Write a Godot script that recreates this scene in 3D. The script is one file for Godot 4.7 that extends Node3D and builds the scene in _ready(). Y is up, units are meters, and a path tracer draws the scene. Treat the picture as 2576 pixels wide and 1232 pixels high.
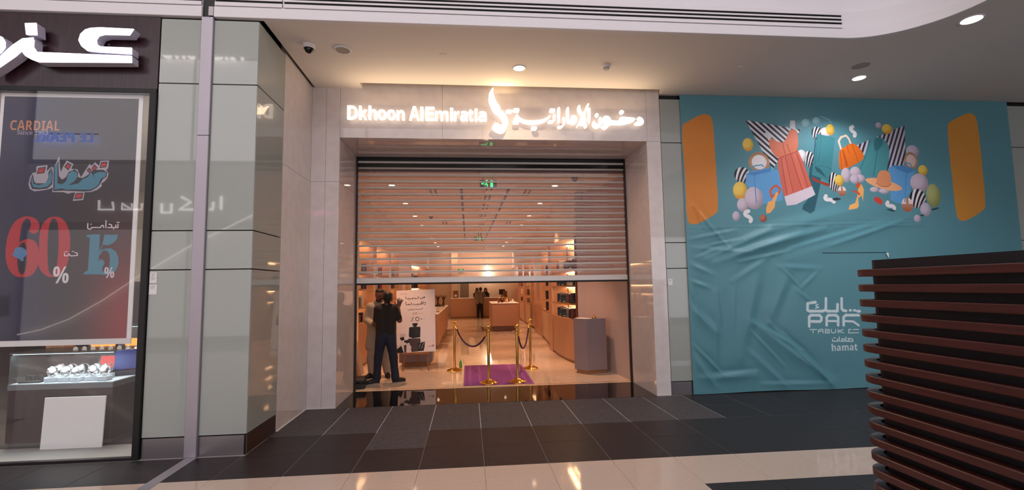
extends Node3D
# A shopping-mall shopfront at closing time: units are metres, the shopfront face lies on z = 0 and the camera looks towards -z.

var taken := {}
var mats := {}
var boxes := {}
var rng := RandomNumberGenerator.new()
var up := Vector3.UP

# ---------------------------------------------------------------- nodes
func numbered(called: String) -> String:
	if not taken.has(called):
		taken[called] = 0
		return called
	taken[called] += 1
	return "%s_%03d" % [called, taken[called]]

func metas(o, label: String, category: String, group := "", kind := ""):
	if label: o.set_meta("label", label)
	if category: o.set_meta("category", category)
	if group: o.set_meta("group", group)
	if kind: o.set_meta("kind", kind)
	return o

func thing(called: String, label: String, category: String, at := Vector3.ZERO, turn := 0.0, group := ""):
	var o := Node3D.new()
	o.name = numbered(called)
	add_child(o)
	o.position = at
	o.rotation.y = turn
	return metas(o, label, category, group)

func struct(called: String, label: String, category: String):
	var o := Node3D.new()
	o.name = called
	add_child(o)
	return metas(o, label, category, "", "structure")

func part(parent, called: String, mesh: Mesh, m: Material, at := Vector3.ZERO, rot := Vector3.ZERO):
	var o := MeshInstance3D.new()
	o.name = called
	o.mesh = mesh
	o.material_override = m
	o.position = at
	o.rotation = rot
	parent.add_child(o, true)
	return o

func dup(root, at: Vector3, turn: float, label: String, group := ""):
	var r = root.duplicate()
	r.name = numbered(String(root.name).get_slice("_0", 0))
	add_child(r)
	r.position = at
	r.rotation.y = turn
	r.set_meta("label", label)
	if group: r.set_meta("group", group)
	return r

# ---------------------------------------------------------------- materials
func noise_tex(size: int, freq: float, colors: Array, offsets: Array, seed_ := 1, kind := FastNoiseLite.TYPE_SIMPLEX_SMOOTH, oct := 4, stretch := Vector2.ONE):
	var n := FastNoiseLite.new()
	n.noise_type = kind
	n.frequency = freq
	n.fractal_octaves = oct
	n.seed = seed_
	var im := Image.create(size, size, false, Image.FORMAT_RGB8)
	var g := Gradient.new()
	g.offsets = PackedFloat32Array(offsets)
	g.colors = PackedColorArray(colors)
	for y in size:
		for x in size:
			# blend across the border so that the tile repeats without a seam
			var u := float(x) * stretch.x
			var v := float(y) * stretch.y
			var a := n.get_noise_2d(u, v)
			var fx := smoothstep(0.75, 1.0, float(x) / size)
			var fy := smoothstep(0.75, 1.0, float(y) / size)
			if fx > 0.0: a = lerpf(a, n.get_noise_2d(u - size * stretch.x, v), fx)
			if fy > 0.0: a = lerpf(a, n.get_noise_2d(u, v - size * stretch.y), fy)
			im.set_pixel(x, y, g.sample(clampf(a * 0.5 + 0.5, 0.0, 1.0)))
	im.generate_mipmaps()
	return ImageTexture.create_from_image(im)

func mat(called: String, c := Color.WHITE, rough := 0.5, metal := 0.0, spec := 0.5) -> StandardMaterial3D:
	if mats.has(called): return mats[called]
	var m := StandardMaterial3D.new()
	m.resource_name = called
	m.albedo_color = c
	m.roughness = rough
	m.metallic = metal
	m.metallic_specular = spec
	mats[called] = m
	return m

func tmat(called: String, tex: Texture2D, rough: float, scale: float, spec := 0.5, tint := Color.WHITE) -> StandardMaterial3D:
	var m := mat(called, tint, rough, 0.0, spec)
	m.albedo_texture = tex
	m.uv1_triplanar = true
	m.uv1_world_triplanar = true
	m.uv1_scale = Vector3.ONE * scale
	return m

func glow(called: String, c: Color, e: float) -> StandardMaterial3D:
	var m := mat(called, c, 0.4)
	m.emission_enabled = true
	m.emission = c
	m.emission_energy_multiplier = e
	return m

func glass(called: String, c: Color, alpha: float, rough := 0.0) -> StandardMaterial3D:
	var m := mat(called, Color(c.r, c.g, c.b, alpha), rough)
	m.transparency = BaseMaterial3D.TRANSPARENCY_ALPHA
	return m

# ---------------------------------------------------------------- mesh helpers
func begin() -> SurfaceTool:
	var st := SurfaceTool.new()
	st.begin(Mesh.PRIMITIVE_TRIANGLES)
	st.set_smooth_group(-1)
	return st

func done(st: SurfaceTool, uv := false) -> ArrayMesh:
	st.generate_normals()
	return st.commit()

func cv(st: SurfaceTool, p: Array, inside: Vector3):   # a convex face, turned so that it looks away from inside
	var mid := Vector3.ZERO
	for q in p: mid += q
	mid /= p.size()
	var n: Vector3 = (p[2] - p[0]).cross(p[1] - p[0])
	var flip := n.dot(mid - inside) < 0.0
	for i in range(1, p.size() - 1):
		st.add_vertex(p[0])
		st.add_vertex(p[i + 1] if flip else p[i])
		st.add_vertex(p[i] if flip else p[i + 1])

func add_box(st: SurfaceTool, c: Vector3, s: Vector3, b := Basis.IDENTITY, bev := 0.0):
	var h := s * 0.5
	var e := minf(bev, minf(h.x, minf(h.y, h.z)) * 0.9)
	for ax in 3:
		for sg in [-1.0, 1.0]:
			var q := []
			for k in [[-1, -1], [1, -1], [1, 1], [-1, 1]]:
				var v := Vector3.ZERO
				v[ax] = h[ax] * sg
				v[(ax + 1) % 3] = (h[(ax + 1) % 3] - e) * k[0]
				v[(ax + 2) % 3] = (h[(ax + 2) % 3] - e) * k[1]
				q.append(c + b * v)
			cv(st, q, c)
	if e <= 0.0: return
	for ax in 3:
		var i := (ax + 1) % 3
		var j := (ax + 2) % 3
		for si in [-1.0, 1.0]:
			for sj in [-1.0, 1.0]:
				var q := []
				for k in [[-1.0, 0], [1.0, 0], [1.0, 1], [-1.0, 1]]:
					var v := Vector3.ZERO
					v[ax] = (h[ax] - e) * k[0]
					v[i] = (h[i] if k[1] == 0 else h[i] - e) * si
					v[j] = (h[j] - e if k[1] == 0 else h[j]) * sj
					q.append(c + b * v)
				cv(st, q, c)
	for sx in [-1.0, 1.0]:
		for sy in [-1.0, 1.0]:
			for sz in [-1.0, 1.0]:
				var s3 := Vector3(sx, sy, sz)
				var q := []
				for ax in 3:
					var v := h - Vector3.ONE * e
					v[ax] = h[ax]
					q.append(c + b * (v * s3))
				cv(st, q, c)

func bx(x: float, y: float, z: float, bev := 0.003) -> ArrayMesh:
	var key := "%.4f %.4f %.4f %.4f" % [x, y, z, bev]
	if not boxes.has(key):
		var st := begin()
		add_box(st, Vector3.ZERO, Vector3(x, y, z), Basis.IDENTITY, bev)
		boxes[key] = done(st)
	return boxes[key]

func slab(parent, called: String, lo: Vector3, hi: Vector3, m: Material, bev := 0.003):   # a box between two corners
	var s := hi - lo
	return part(parent, called, bx(absf(s.x), absf(s.y), absf(s.z), bev), m, (lo + hi) * 0.5)

func lathe(profile: Array, seg := 24, sharp := 0.6) -> ArrayMesh:   # profile: Vector2(radius, height) from the bottom up
	var st := SurfaceTool.new()
	st.begin(Mesh.PRIMITIVE_TRIANGLES)
	add_lathe(st, profile, seg, Transform3D.IDENTITY, sharp)
	return done(st)

func add_lathe(st: SurfaceTool, profile: Array, seg: int, t: Transform3D, sharp := 0.6):
	var group := 0
	profile = profile.duplicate()
	if profile[0].y > profile[-1].y: profile.reverse()
	for i in profile.size() - 1:
		var a: Vector2 = profile[i]
		var b: Vector2 = profile[i + 1]
		if i > 0:
			var d0: Vector2 = a - profile[i - 1]
			if absf(d0.angle_to(b - a)) > sharp: group += 1
		st.set_smooth_group(group)
		for k in seg:
			var u := TAU * k / seg
			var w := TAU * (k + 1) / seg
			var p := [t * Vector3(a.x * cos(u), a.y, a.x * sin(u)), t * Vector3(a.x * cos(w), a.y, a.x * sin(w)), t * Vector3(b.x * cos(w), b.y, b.x * sin(w)), t * Vector3(b.x * cos(u), b.y, b.x * sin(u))]
			if a.x > 1e-6:
				for j in [0, 1, 2]: st.add_vertex(p[j])
			if b.x > 1e-6:
				for j in [0, 2, 3]: st.add_vertex(p[j])

func add_tube(st: SurfaceTool, pts: Array, radii, seg := 10, closed_ends := true):
	var n := pts.size()
	var rings := []
	var last := Vector3.ZERO
	for i in n:
		var d: Vector3 = (pts[mini(i + 1, n - 1)] - pts[maxi(i - 1, 0)]).normalized()
		var side: Vector3 = last - d * last.dot(d)
		if i == 0 or side.length() < 0.01:
			side = d.cross(Vector3.UP if absf(d.y) < 0.9 else Vector3.RIGHT)
		side = side.normalized()
		last = side
		var o := side.cross(d)
		var r: float = radii[i] if radii is Array else radii
		var ring := []
		for k in seg:
			var a := TAU * k / seg
			ring.append(pts[i] + (side * cos(a) + o * sin(a)) * r)
		rings.append(ring)
	st.set_smooth_group(0)
	for i in n - 1:
		var mid: Vector3 = (pts[i] + pts[i + 1]) * 0.5
		for k in seg:
			cv(st, [rings[i][k], rings[i][(k + 1) % seg], rings[i + 1][(k + 1) % seg], rings[i + 1][k]], mid)
	if closed_ends:
		st.set_smooth_group(-1)
		cv(st, rings[0], pts[1])
		cv(st, rings[n - 1], pts[n - 2])

func tube(pts: Array, radii, seg := 10) -> ArrayMesh:
	var st := begin()
	add_tube(st, pts, radii, seg)
	return done(st)

# a flat outline (x, y) given depth along z, chamfered at the front when bev > 0
func add_extrude(st: SurfaceTool, poly: PackedVector2Array, z0: float, z1: float, t := Transform3D.IDENTITY):
	var p := poly.duplicate()
	var area2 := 0.0
	for i in p.size(): area2 += p[i].cross(p[(i + 1) % p.size()])
	if area2 < 0.0: p.reverse()
	var tri := Geometry2D.triangulate_polygon(p)
	for i in range(0, tri.size(), 3):
		var a := p[tri[i]]
		var b := p[tri[i + 1]]
		var c := p[tri[i + 2]]
		if (b - a).cross(c - a) < 0.0:
			var q := b
			b = c
			c = q
		for v in [a, c, b]: st.add_vertex(t * Vector3(v.x, v.y, z1))
		for v in [a, b, c]: st.add_vertex(t * Vector3(v.x, v.y, z0))
	for i in p.size():
		var a := p[i]
		var b := p[(i + 1) % p.size()]
		var q := [Vector3(a.x, a.y, z0), Vector3(b.x, b.y, z0), Vector3(b.x, b.y, z1), Vector3(a.x, a.y, z1)]
		for j in [0, 2, 1, 0, 3, 2]: st.add_vertex(t * q[j])

func extrude(poly: PackedVector2Array, z0: float, z1: float) -> ArrayMesh:
	var st := begin()
	add_extrude(st, poly, z0, z1)
	return done(st)

# a plan outline (x, z) raised from y0 to y1
func plan(poly: PackedVector2Array, y0: float, y1: float) -> ArrayMesh:
	var st := begin()
	var f := PackedVector2Array()
	for v in poly: f.append(Vector2(v.x, -v.y))
	add_extrude(st, f, y0, y1, Transform3D(Basis(Vector3.RIGHT, Vector3(0, 0, -1), Vector3.UP), Vector3.ZERO))
	return done(st)

func v2(a: Array, k := 1.0) -> PackedVector2Array:
	var r := PackedVector2Array()
	for i in range(0, a.size(), 2): r.append(Vector2(a[i], a[i + 1]) * k)
	return r

func rounded(p: PackedVector2Array, times := 2) -> PackedVector2Array:   # Chaikin's corner cutting
	for t in times:
		var r := PackedVector2Array()
		for i in p.size():
			var a := p[i]
			var b := p[(i + 1) % p.size()]
			r.append(a.lerp(b, 0.25))
			r.append(a.lerp(b, 0.75))
		p = r
	return p

# a strip of rectangular section following a plan path; inward is to the right of the path
func sweep_rect(path: PackedVector2Array, y0: float, y1: float, deep: float, bev := 0.004) -> ArrayMesh:
	var st := begin()
	var n := path.size()
	var prof := [Vector2(bev, y0), Vector2(0, y0 + bev), Vector2(0, y1 - bev), Vector2(bev, y1), Vector2(deep, y1), Vector2(deep, y0)]
	var rings := []
	for i in n:
		var d := (path[mini(i + 1, n - 1)] - path[maxi(i - 1, 0)]).normalized()
		var inw := Vector2(-d.y, d.x)
		var ring := []
		for q in prof:
			var v: Vector2 = path[i] + inw * q.x
			ring.append(Vector3(v.x, q.y, v.y))
		rings.append(ring)
	for i in n - 1:
		var mid := Vector3.ZERO
		for q in rings[i]: mid += q / 12.0
		for q in rings[i + 1]: mid += q / 12.0
		for k in prof.size():
			var j := (k + 1) % prof.size()
			st.set_smooth_group(k)
			cv(st, [rings[i][k], rings[i][j], rings[i + 1][j], rings[i + 1][k]], mid)
	st.set_smooth_group(-1)
	cv(st, rings[0], rings[1][0].lerp(rings[1][3], 0.5))
	cv(st, rings[n - 1], rings[n - 2][0].lerp(rings[n - 2][3], 0.5))
	return done(st)

func arc(c: Vector2, r: float, a0: float, a1: float, n: int) -> PackedVector2Array:
	var p := PackedVector2Array()
	for i in n + 1:
		var a := deg_to_rad(lerpf(a0, a1, float(i) / n))
		p.append(c + Vector2(cos(a), sin(a)) * r)
	return p

func letters(text: String, height: float, depth: float, weight := 400, fontname := "Droid Sans") -> TextMesh:
	var f := SystemFont.new()
	f.font_names = PackedStringArray([fontname])
	f.font_weight = weight
	var t := TextMesh.new()
	t.font = f
	t.font_size = 64
	t.pixel_size = height / 64.0
	t.depth = depth
	t.curve_step = 1.0
	t.text = text
	return t

# ---------------------------------------------------------------- print for flat graphics
class Canvas:
	var im: Image
	var w := 0
	var h := 0
	func _init(w_: int, h_: int, c: Color):
		w = w_
		h = h_
		im = Image.create(w, h, false, Image.FORMAT_RGB8)
		im.fill(c)
	func spans(p: PackedVector2Array) -> Array:
		var out := []
		var lo := 1e9
		var hi := -1e9
		for q in p:
			lo = minf(lo, q.y)
			hi = maxf(hi, q.y)
		for y in range(maxi(0, int(floor(lo))), mini(h, int(ceil(hi)) + 1)):
			var xs := PackedFloat32Array()
			var yc := y + 0.5
			for i in p.size():
				var a := p[i]
				var b := p[(i + 1) % p.size()]
				if (a.y <= yc) != (b.y <= yc):
					xs.append(a.x + (yc - a.y) / (b.y - a.y) * (b.x - a.x))
			xs.sort()
			for i in range(0, xs.size() - 1, 2):
				var x0 := clampi(int(round(xs[i])), 0, w)
				var x1 := clampi(int(round(xs[i + 1])), 0, w)
				if x1 > x0: out.append(Vector3i(y, x0, x1))
		return out
	func fill(p: PackedVector2Array, c: Color):
		for s in spans(p): im.fill_rect(Rect2i(s.y, s.x, s.z - s.y, 1), c)
	func paint(p: PackedVector2Array, f: Callable):   # f(x, y) gives the ink of one dot
		for s in spans(p):
			for x in range(s.y, s.z):
				im.set_pixel(x, s.x, (f as Callable).call(x, s.x))
	func disc(c: Vector2, rx: float, ry: float, col: Color):
		var p := PackedVector2Array()
		for k in 28: p.append(c + Vector2(cos(TAU * k / 28) * rx, sin(TAU * k / 28) * ry))
		fill(p, col)
	func line(p: PackedVector2Array, wd: float, col: Color):
		for i in p.size() - 1:
			var d := (p[i + 1] - p[i]).normalized()
			var o := Vector2(-d.y, d.x) * wd * 0.5
			fill(PackedVector2Array([p[i] + o, p[i + 1] + o, p[i + 1] - o, p[i] - o]), col)
		for q in p: disc(q, wd * 0.5, wd * 0.5, col)
	func text(tm: TextMesh, at: Vector2, col: Color, sx := 1.0):   # at: left end of the base line; the text mesh is in dots
		var arr := tm.get_mesh_arrays()
		var v: PackedVector3Array = arr[Mesh.ARRAY_VERTEX]
		var ix = arr[Mesh.ARRAY_INDEX]
		var left := 1e9
		for q in v: left = minf(left, q.x)
		var n: int = ix.size() if ix != null and ix.size() else v.size()
		for i in range(0, n, 3):
			var p := PackedVector2Array()
			for j in 3:
				var q: Vector3 = v[ix[i + j]] if ix != null and ix.size() else v[i + j]
				p.append(at + Vector2((q.x - left) * sx, -q.y))
			fill(p, col)
	func tex() -> ImageTexture:
		im.generate_mipmaps()
		return ImageTexture.create_from_image(im)

func print_mat(called: String, c: Canvas, rough := 0.5) -> StandardMaterial3D:
	var m := mat(called, Color.WHITE, rough)
	m.albedo_texture = c.tex()
	m.texture_repeat = false
	return m

func face(w: float, h: float) -> ArrayMesh:   # an upright rectangle seen from +z, its print the right way up
	var st := begin()
	var q := [Vector3(-w / 2, h / 2, 0), Vector3(w / 2, h / 2, 0), Vector3(w / 2, -h / 2, 0), Vector3(-w / 2, -h / 2, 0)]
	var uv := [Vector2(0, 0), Vector2(1, 0), Vector2(1, 1), Vector2(0, 1)]
	for i in [0, 1, 2, 0, 2, 3]:
		st.set_uv(uv[i])
		st.add_vertex(q[i])
	return done(st)

# ---------------------------------------------------------------- soft bodies
# bones: [ax, ay, az, bx, by, bz, ra, rb]; the tapered capsules are joined with a smooth minimum and meshed as surface nets
func soft(bones: Array, cell: float, k := 0.012) -> ArrayMesh:
	var lo := Vector3.ONE * 1e9
	var hi := -lo
	var pad := cell * 2.0 + k * 2.5
	for b in bones:
		var r := maxf(b[6], b[7]) + pad
		for e in [Vector3(b[0], b[1], b[2]), Vector3(b[3], b[4], b[5])]:
			lo = lo.min(e - Vector3.ONE * r)
			hi = hi.max(e + Vector3.ONE * r)
	var nx := int((hi.x - lo.x) / cell) + 2
	var ny := int((hi.y - lo.y) / cell) + 2
	var nz := int((hi.z - lo.z) / cell) + 2
	var f := PackedFloat32Array()
	f.resize(nx * ny * nz)
	for b in bones:
		var a := Vector3(b[0], b[1], b[2])
		var e := Vector3(b[3], b[4], b[5])
		var d := e - a
		var dd := maxf(d.length_squared(), 1e-9)
		var r := maxf(b[6], b[7]) + pad
		var i0 := Vector3i(((a.min(e) - Vector3.ONE * r - lo) / cell).floor()).max(Vector3i.ZERO)
		var i1 := Vector3i(((a.max(e) + Vector3.ONE * r - lo) / cell).ceil()).min(Vector3i(nx - 1, ny - 1, nz - 1))
		for z in range(i0.z, i1.z + 1):
			for y in range(i0.y, i1.y + 1):
				var row := (z * ny + y) * nx
				for x in range(i0.x, i1.x + 1):
					var p := Vector3(lo.x + x * cell, lo.y + y * cell, lo.z + z * cell) - a
					var t := clampf(p.dot(d) / dd, 0.0, 1.0)
					var dist: float = (p - d * t).length() - lerpf(b[6], b[7], t)
					if dist < pad: f[row + x] += exp(-dist / k)
	var verts := PackedVector3Array()
	var at := {}
	var tri := PackedInt32Array()
	var sx := [0, 1, nx, nx + 1, nx * ny, nx * ny + 1, nx * ny + nx, nx * ny + nx + 1]
	var off := [Vector3(0, 0, 0), Vector3(1, 0, 0), Vector3(0, 1, 0), Vector3(1, 1, 0), Vector3(0, 0, 1), Vector3(1, 0, 1), Vector3(0, 1, 1), Vector3(1, 1, 1)]
	var edges := [[0, 1], [0, 2], [0, 4], [1, 3], [1, 5], [2, 3], [2, 6], [3, 7], [4, 5], [4, 6], [5, 7], [6, 7]]
	for z in nz - 1:
		for y in ny - 1:
			var row := (z * ny + y) * nx
			for x in nx - 1:
				var i := row + x
				var inside := 0
				for c in 8:
					if f[i + sx[c]] > 1.0: inside += 1
				if inside == 0 or inside == 8: continue
				var sum := Vector3.ZERO
				var cnt := 0
				for e in edges:
					var fa: float = f[i + sx[e[0]]]
					var fb: float = f[i + sx[e[1]]]
					if (fa > 1.0) != (fb > 1.0):
						var la := log(maxf(fa, 1e-5))
						var lb := log(maxf(fb, 1e-5))
						sum += (off[e[0]] as Vector3).lerp(off[e[1]], clampf(la / (la - lb), 0.0, 1.0))
						cnt += 1
				at[i] = verts.size()
				verts.append(lo + (Vector3(x, y, z) + sum / cnt) * cell)
	for i in at:
		var ins := f[i] > 1.0
		for ax in 3:
			var step: int = [1, nx, nx * ny][ax]
			if (f[i + step] > 1.0) == ins: continue
			var u: int = [nx, nx * ny, 1][ax]
			var v: int = [nx * ny, 1, nx][ax]
			if not (at.has(i - u) and at.has(i - v) and at.has(i - u - v)): continue
			var q := [at[i], at[i - u], at[i - u - v], at[i - v]]
			for j in ([0, 1, 2, 0, 2, 3] if not ins else [0, 2, 1, 0, 3, 2]): tri.append(q[j])
	var volume := 0.0
	for i in range(0, tri.size(), 3): volume += verts[tri[i]].dot(verts[tri[i + 1]].cross(verts[tri[i + 2]]))
	if volume > 0.0: tri.reverse()
	var nor := PackedVector3Array()
	nor.resize(verts.size())
	for i in range(0, tri.size(), 3):
		var n := (verts[tri[i + 2]] - verts[tri[i]]).cross(verts[tri[i + 1]] - verts[tri[i]])
		for j in 3: nor[tri[i + j]] += n
	for i in nor.size(): nor[i] = nor[i].normalized()
	var arr := []
	arr.resize(Mesh.ARRAY_MAX)
	arr[Mesh.ARRAY_VERTEX] = verts
	arr[Mesh.ARRAY_NORMAL] = nor
	arr[Mesh.ARRAY_INDEX] = tri
	var m := ArrayMesh.new()
	m.add_surface_from_arrays(Mesh.PRIMITIVE_TRIANGLES, arr)
	return m

func bone(a: Vector3, b: Vector3, ra: float, rb: float) -> Array:
	return [a.x, a.y, a.z, b.x, b.y, b.z, ra, rb]

func head_bones(c: Vector3, b: Basis) -> Array:   # -z of the basis is where the face looks
	var o := []
	for q in [[0, .03, .02, 0, .03, -.03, .074, .074], [0, .055, .01, 0, .05, -.02, .062, .06], [0, -.03, -.03, 0, -.075, -.045, .052, .036], [0, -.015, -.088, 0, .015, -.085, .013, .008], [0, -.018, -.1, 0, -.018, -.096, .011, .011], [-.032, .025, -.074, .032, .025, -.074, .015, .015], [-.016, -.06, -.082, .016, -.06, -.082, .011, .011], [-.076, -.01, .005, -.078, .02, .01, .012, .016], [.076, -.01, .005, .078, .02, .01, .012, .016], [-.04, -.01, -.062, -.045, -.03, -.055, .022, .018], [.04, -.01, -.062, .045, -.03, -.055, .022, .018], [0, -.1, -.055, 0, -.09, -.05, .024, .03]]:
		o.append(bone(c + b * Vector3(q[0], q[1], q[2]), c + b * Vector3(q[3], q[4], q[5]), q[6], q[7]))
	return o

func hair_bones(c: Vector3, b: Basis, low := 0.05) -> Array:
	var o := []
	for q in [[0, .045, .03, 0, .055, -.03, .078, .072], [0, .0, .04, 0, -low, .045, .07, .05], [-.05, .02, .02, -.06, -.02, .02, .03, .02], [.05, .02, .02, .06, -.02, .02, .03, .02], [-.03, .08, -.05, .03, .08, -.05, .035, .035]]:
		o.append(bone(c + b * Vector3(q[0], q[1], q[2]), c + b * Vector3(q[3], q[4], q[5]), q[6], q[7]))
	return o

# d: towards the finger tips, a: towards the thumb, n: the way the palm looks
func hand_bones(w: Vector3, d: Vector3, a: Vector3, n: Vector3, spread: float, curl: float) -> Array:
	var o := []
	for s in [-0.028, -0.01, 0.01, 0.028]:
		o.append(bone(w + d * 0.015 + a * s * 0.7, w + d * 0.082 + a * s, 0.013, 0.012))
	var lens := [0.062, 0.076, 0.082, 0.074]
	for i in 4:
		var s: float = [-0.03, -0.011, 0.01, 0.029][i]
		var f := (d + a * (s / 0.03) * spread).normalized()
		var p0 := w + d * 0.086 + a * s
		var f2 := (f * cos(curl) + n * sin(curl)).normalized()
		var f3 := (f * cos(curl * 2.0) + n * sin(curl * 2.0)).normalized()
		var p1: Vector3 = p0 + f * lens[i] * 0.45
		var p2: Vector3 = p1 + f2 * lens[i] * 0.32
		o.append(bone(p0, p1, 0.0095, 0.0088))
		o.append(bone(p1, p2, 0.0088, 0.008))
		o.append(bone(p2, p2 + f3 * lens[i] * 0.25, 0.008, 0.007))
	var tb := w + d * 0.03 + a * 0.03
	var td := (d * 0.55 + a * 0.8 + n * 0.3).normalized()
	var te := tb + td * 0.045
	o.append(bone(tb - a * 0.01, te, 0.014, 0.0105))
	o.append(bone(te, te + (td + d * 0.5).normalized() * 0.032, 0.0105, 0.008))
	return o

const SIGN_SHAPES := [
	["flame_tongue", [416,4812,397,4800,374,4769,352,4730,338,4687,334,4616,344,4562,362,4513,388,4454,419,4406,455,4377,471,4373,490,4399,522,4443,524,4478,505,4516,468,4570,437,4629,419,4688,409,4748,414,4786]],
	["flame_base", [528,4453,553,4435,582,4403,608,4366,626,4323,633,4274,631,4231,616,4176,589,4122,557,4089,520,4078,488,4083,441,4104,399,4130,383,4149,390,4184,416,4227,438,4247,459,4247,495,4231,522,4218,543,4219,550,4240,544,4273,523,4310,497,4337,481,4358,490,4385,511,4415]],
	["dash", [593,4428,610,4449,647,4459,689,4454,710,4433,694,4411,651,4400,612,4407]],
	["letter_dots", [715,4438,719,4471,737,4484,764,4483,785,4489,812,4478,815,4451,806,4424,784,4416,768,4426,752,4417,726,4419]],
	["letter", [779,4396,794,4374,810,4342,846,4316,910,4295,995,4289,1081,4294,1167,4312,1232,4338,1275,4367,1303,4383,1308,4362,1275,4328,1231,4289,1176,4259,1101,4236,1015,4228,930,4235,866,4254,824,4277,809,4288,800,4244,792,4231,717,4234,705,4254,713,4292,741,4346,762,4383]],
	["letter_dots", [993,4182,1015,4199,1041,4194,1068,4202,1087,4184,1080,4151,1061,4134,1040,4142,1019,4134,994,4144]],
	["letter_dots", [1286,4443,1294,4482,1316,4493,1337,4485,1365,4492,1386,4473,1374,4434,1352,4423,1331,4430,1304,4425]],
	["letter", [1363,4406,1384,4390,1390,4352,1380,4308,1348,4264,1321,4253,1262,4252,1260,4273,1279,4296,1317,4298,1339,4313,1348,4340,1340,4373,1346,4395]],
	["letter", [1435,4515,1457,4512,1461,4463,1459,4375,1452,4298,1434,4249,1424,4254,1417,4342,1416,4462,1421,4501]],
	["letter", [1502,4359,1529,4349,1544,4316,1537,4267,1514,4217,1476,4181,1443,4167,1416,4175,1406,4194,1412,4208,1444,4211,1477,4224,1499,4255,1505,4288,1495,4321,1491,4343]],
	["letter", [1582,4522,1601,4515,1603,4411,1601,4323,1618,4312,1625,4356,1643,4384,1676,4390,1714,4374,1734,4336,1730,4292,1705,4259,1672,4242,1640,4241,1620,4252,1575,4254,1563,4278,1558,4366,1557,4476,1565,4509]],
	["letter", [1774,4559,1784,4541,1788,4491,1803,4447,1824,4415,1807,4381,1780,4392,1753,4424,1738,4468,1736,4512,1751,4546]],
	["letter", [1917,4588,1929,4577,1911,4516,1880,4449,1849,4402,1871,4349,1883,4305,1868,4261,1840,4230,1802,4225,1770,4229,1756,4243,1734,4204,1720,4191,1712,4202,1743,4259,1772,4326,1807,4392,1842,4459,1876,4526,1894,4571]],
	["letter_dots", [1844,4230,1868,4245,1887,4223,1877,4190,1855,4179,1836,4189,1836,4211]],
	["letter", [1925,4516,1944,4511,1948,4439,1942,4351,1935,4284,1917,4251,1910,4262,1904,4350,1905,4449,1908,4499]],
	["letter", [2096,4370,2118,4353,2128,4321,2120,4254,2102,4210,2063,4183,2030,4180,1997,4192,1976,4219,1970,4252,1979,4291,1996,4313,2009,4286,2022,4264,2049,4255,2071,4264,2083,4287,2084,4320,2079,4353]],
	["letter_dots", [2049,4432,2079,4408,2069,4369,2041,4363,2017,4385,2021,4413]],
	["letter", [2201,4390,2245,4378,2271,4340,2276,4312,2414,4309,2412,4347,2433,4375,2477,4378,2543,4372,2654,4363,2674,4352,2670,4330,2641,4301,2539,4266,2461,4249,2373,4244,2284,4246,2251,4234,2217,4195,2183,4167,2155,4165,2123,4188,2107,4210,2135,4221,2163,4238,2175,4255,2142,4271,2135,4310,2140,4354,2163,4382]],
	["letter_dots", [2453,4490,2491,4465,2488,4438,2462,4417,2434,4423,2419,4447,2425,4475]],
	["letter", [2722,4380,2755,4378,2793,4354,2811,4315,2806,4271,2783,4245,2666,4243,2656,4257,2668,4291,2702,4297,2724,4303,2721,4319,2703,4341,2704,4363]],
]
const LEFT_SIGN_SHAPES := [
	[-4003,4547,-3907,4555,-3576,4549,-3615,4478,-3864,4476,-3921,4457,-3944,4415,-3935,4366,-3895,4341,-3587,4338,-3584,4266,-3930,4280,-4027,4290,-4087,4339,-4120,4403,-4105,4475,-4060,4526],
	[-4556,4395,-4557,4320,-4519,4262,-3583,4247,-3579,4172,-4493,4152,-4570,4180,-4629,4216,-4661,4258,-4652,4343,-4621,4393],
	[-4563,4420,-4600,4351,-4722,4209,-4862,4089,-4968,4013,-4973,4086,-4887,4183,-4767,4324,-4669,4406],
	[-4656,4574,-4547,4582,-4531,4449,-4635,4450],
	[-4998,4434,-4924,4440,-4866,4417,-4833,4365,-4832,4301,-4864,4247,-4916,4203,-4980,4181],
]
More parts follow.
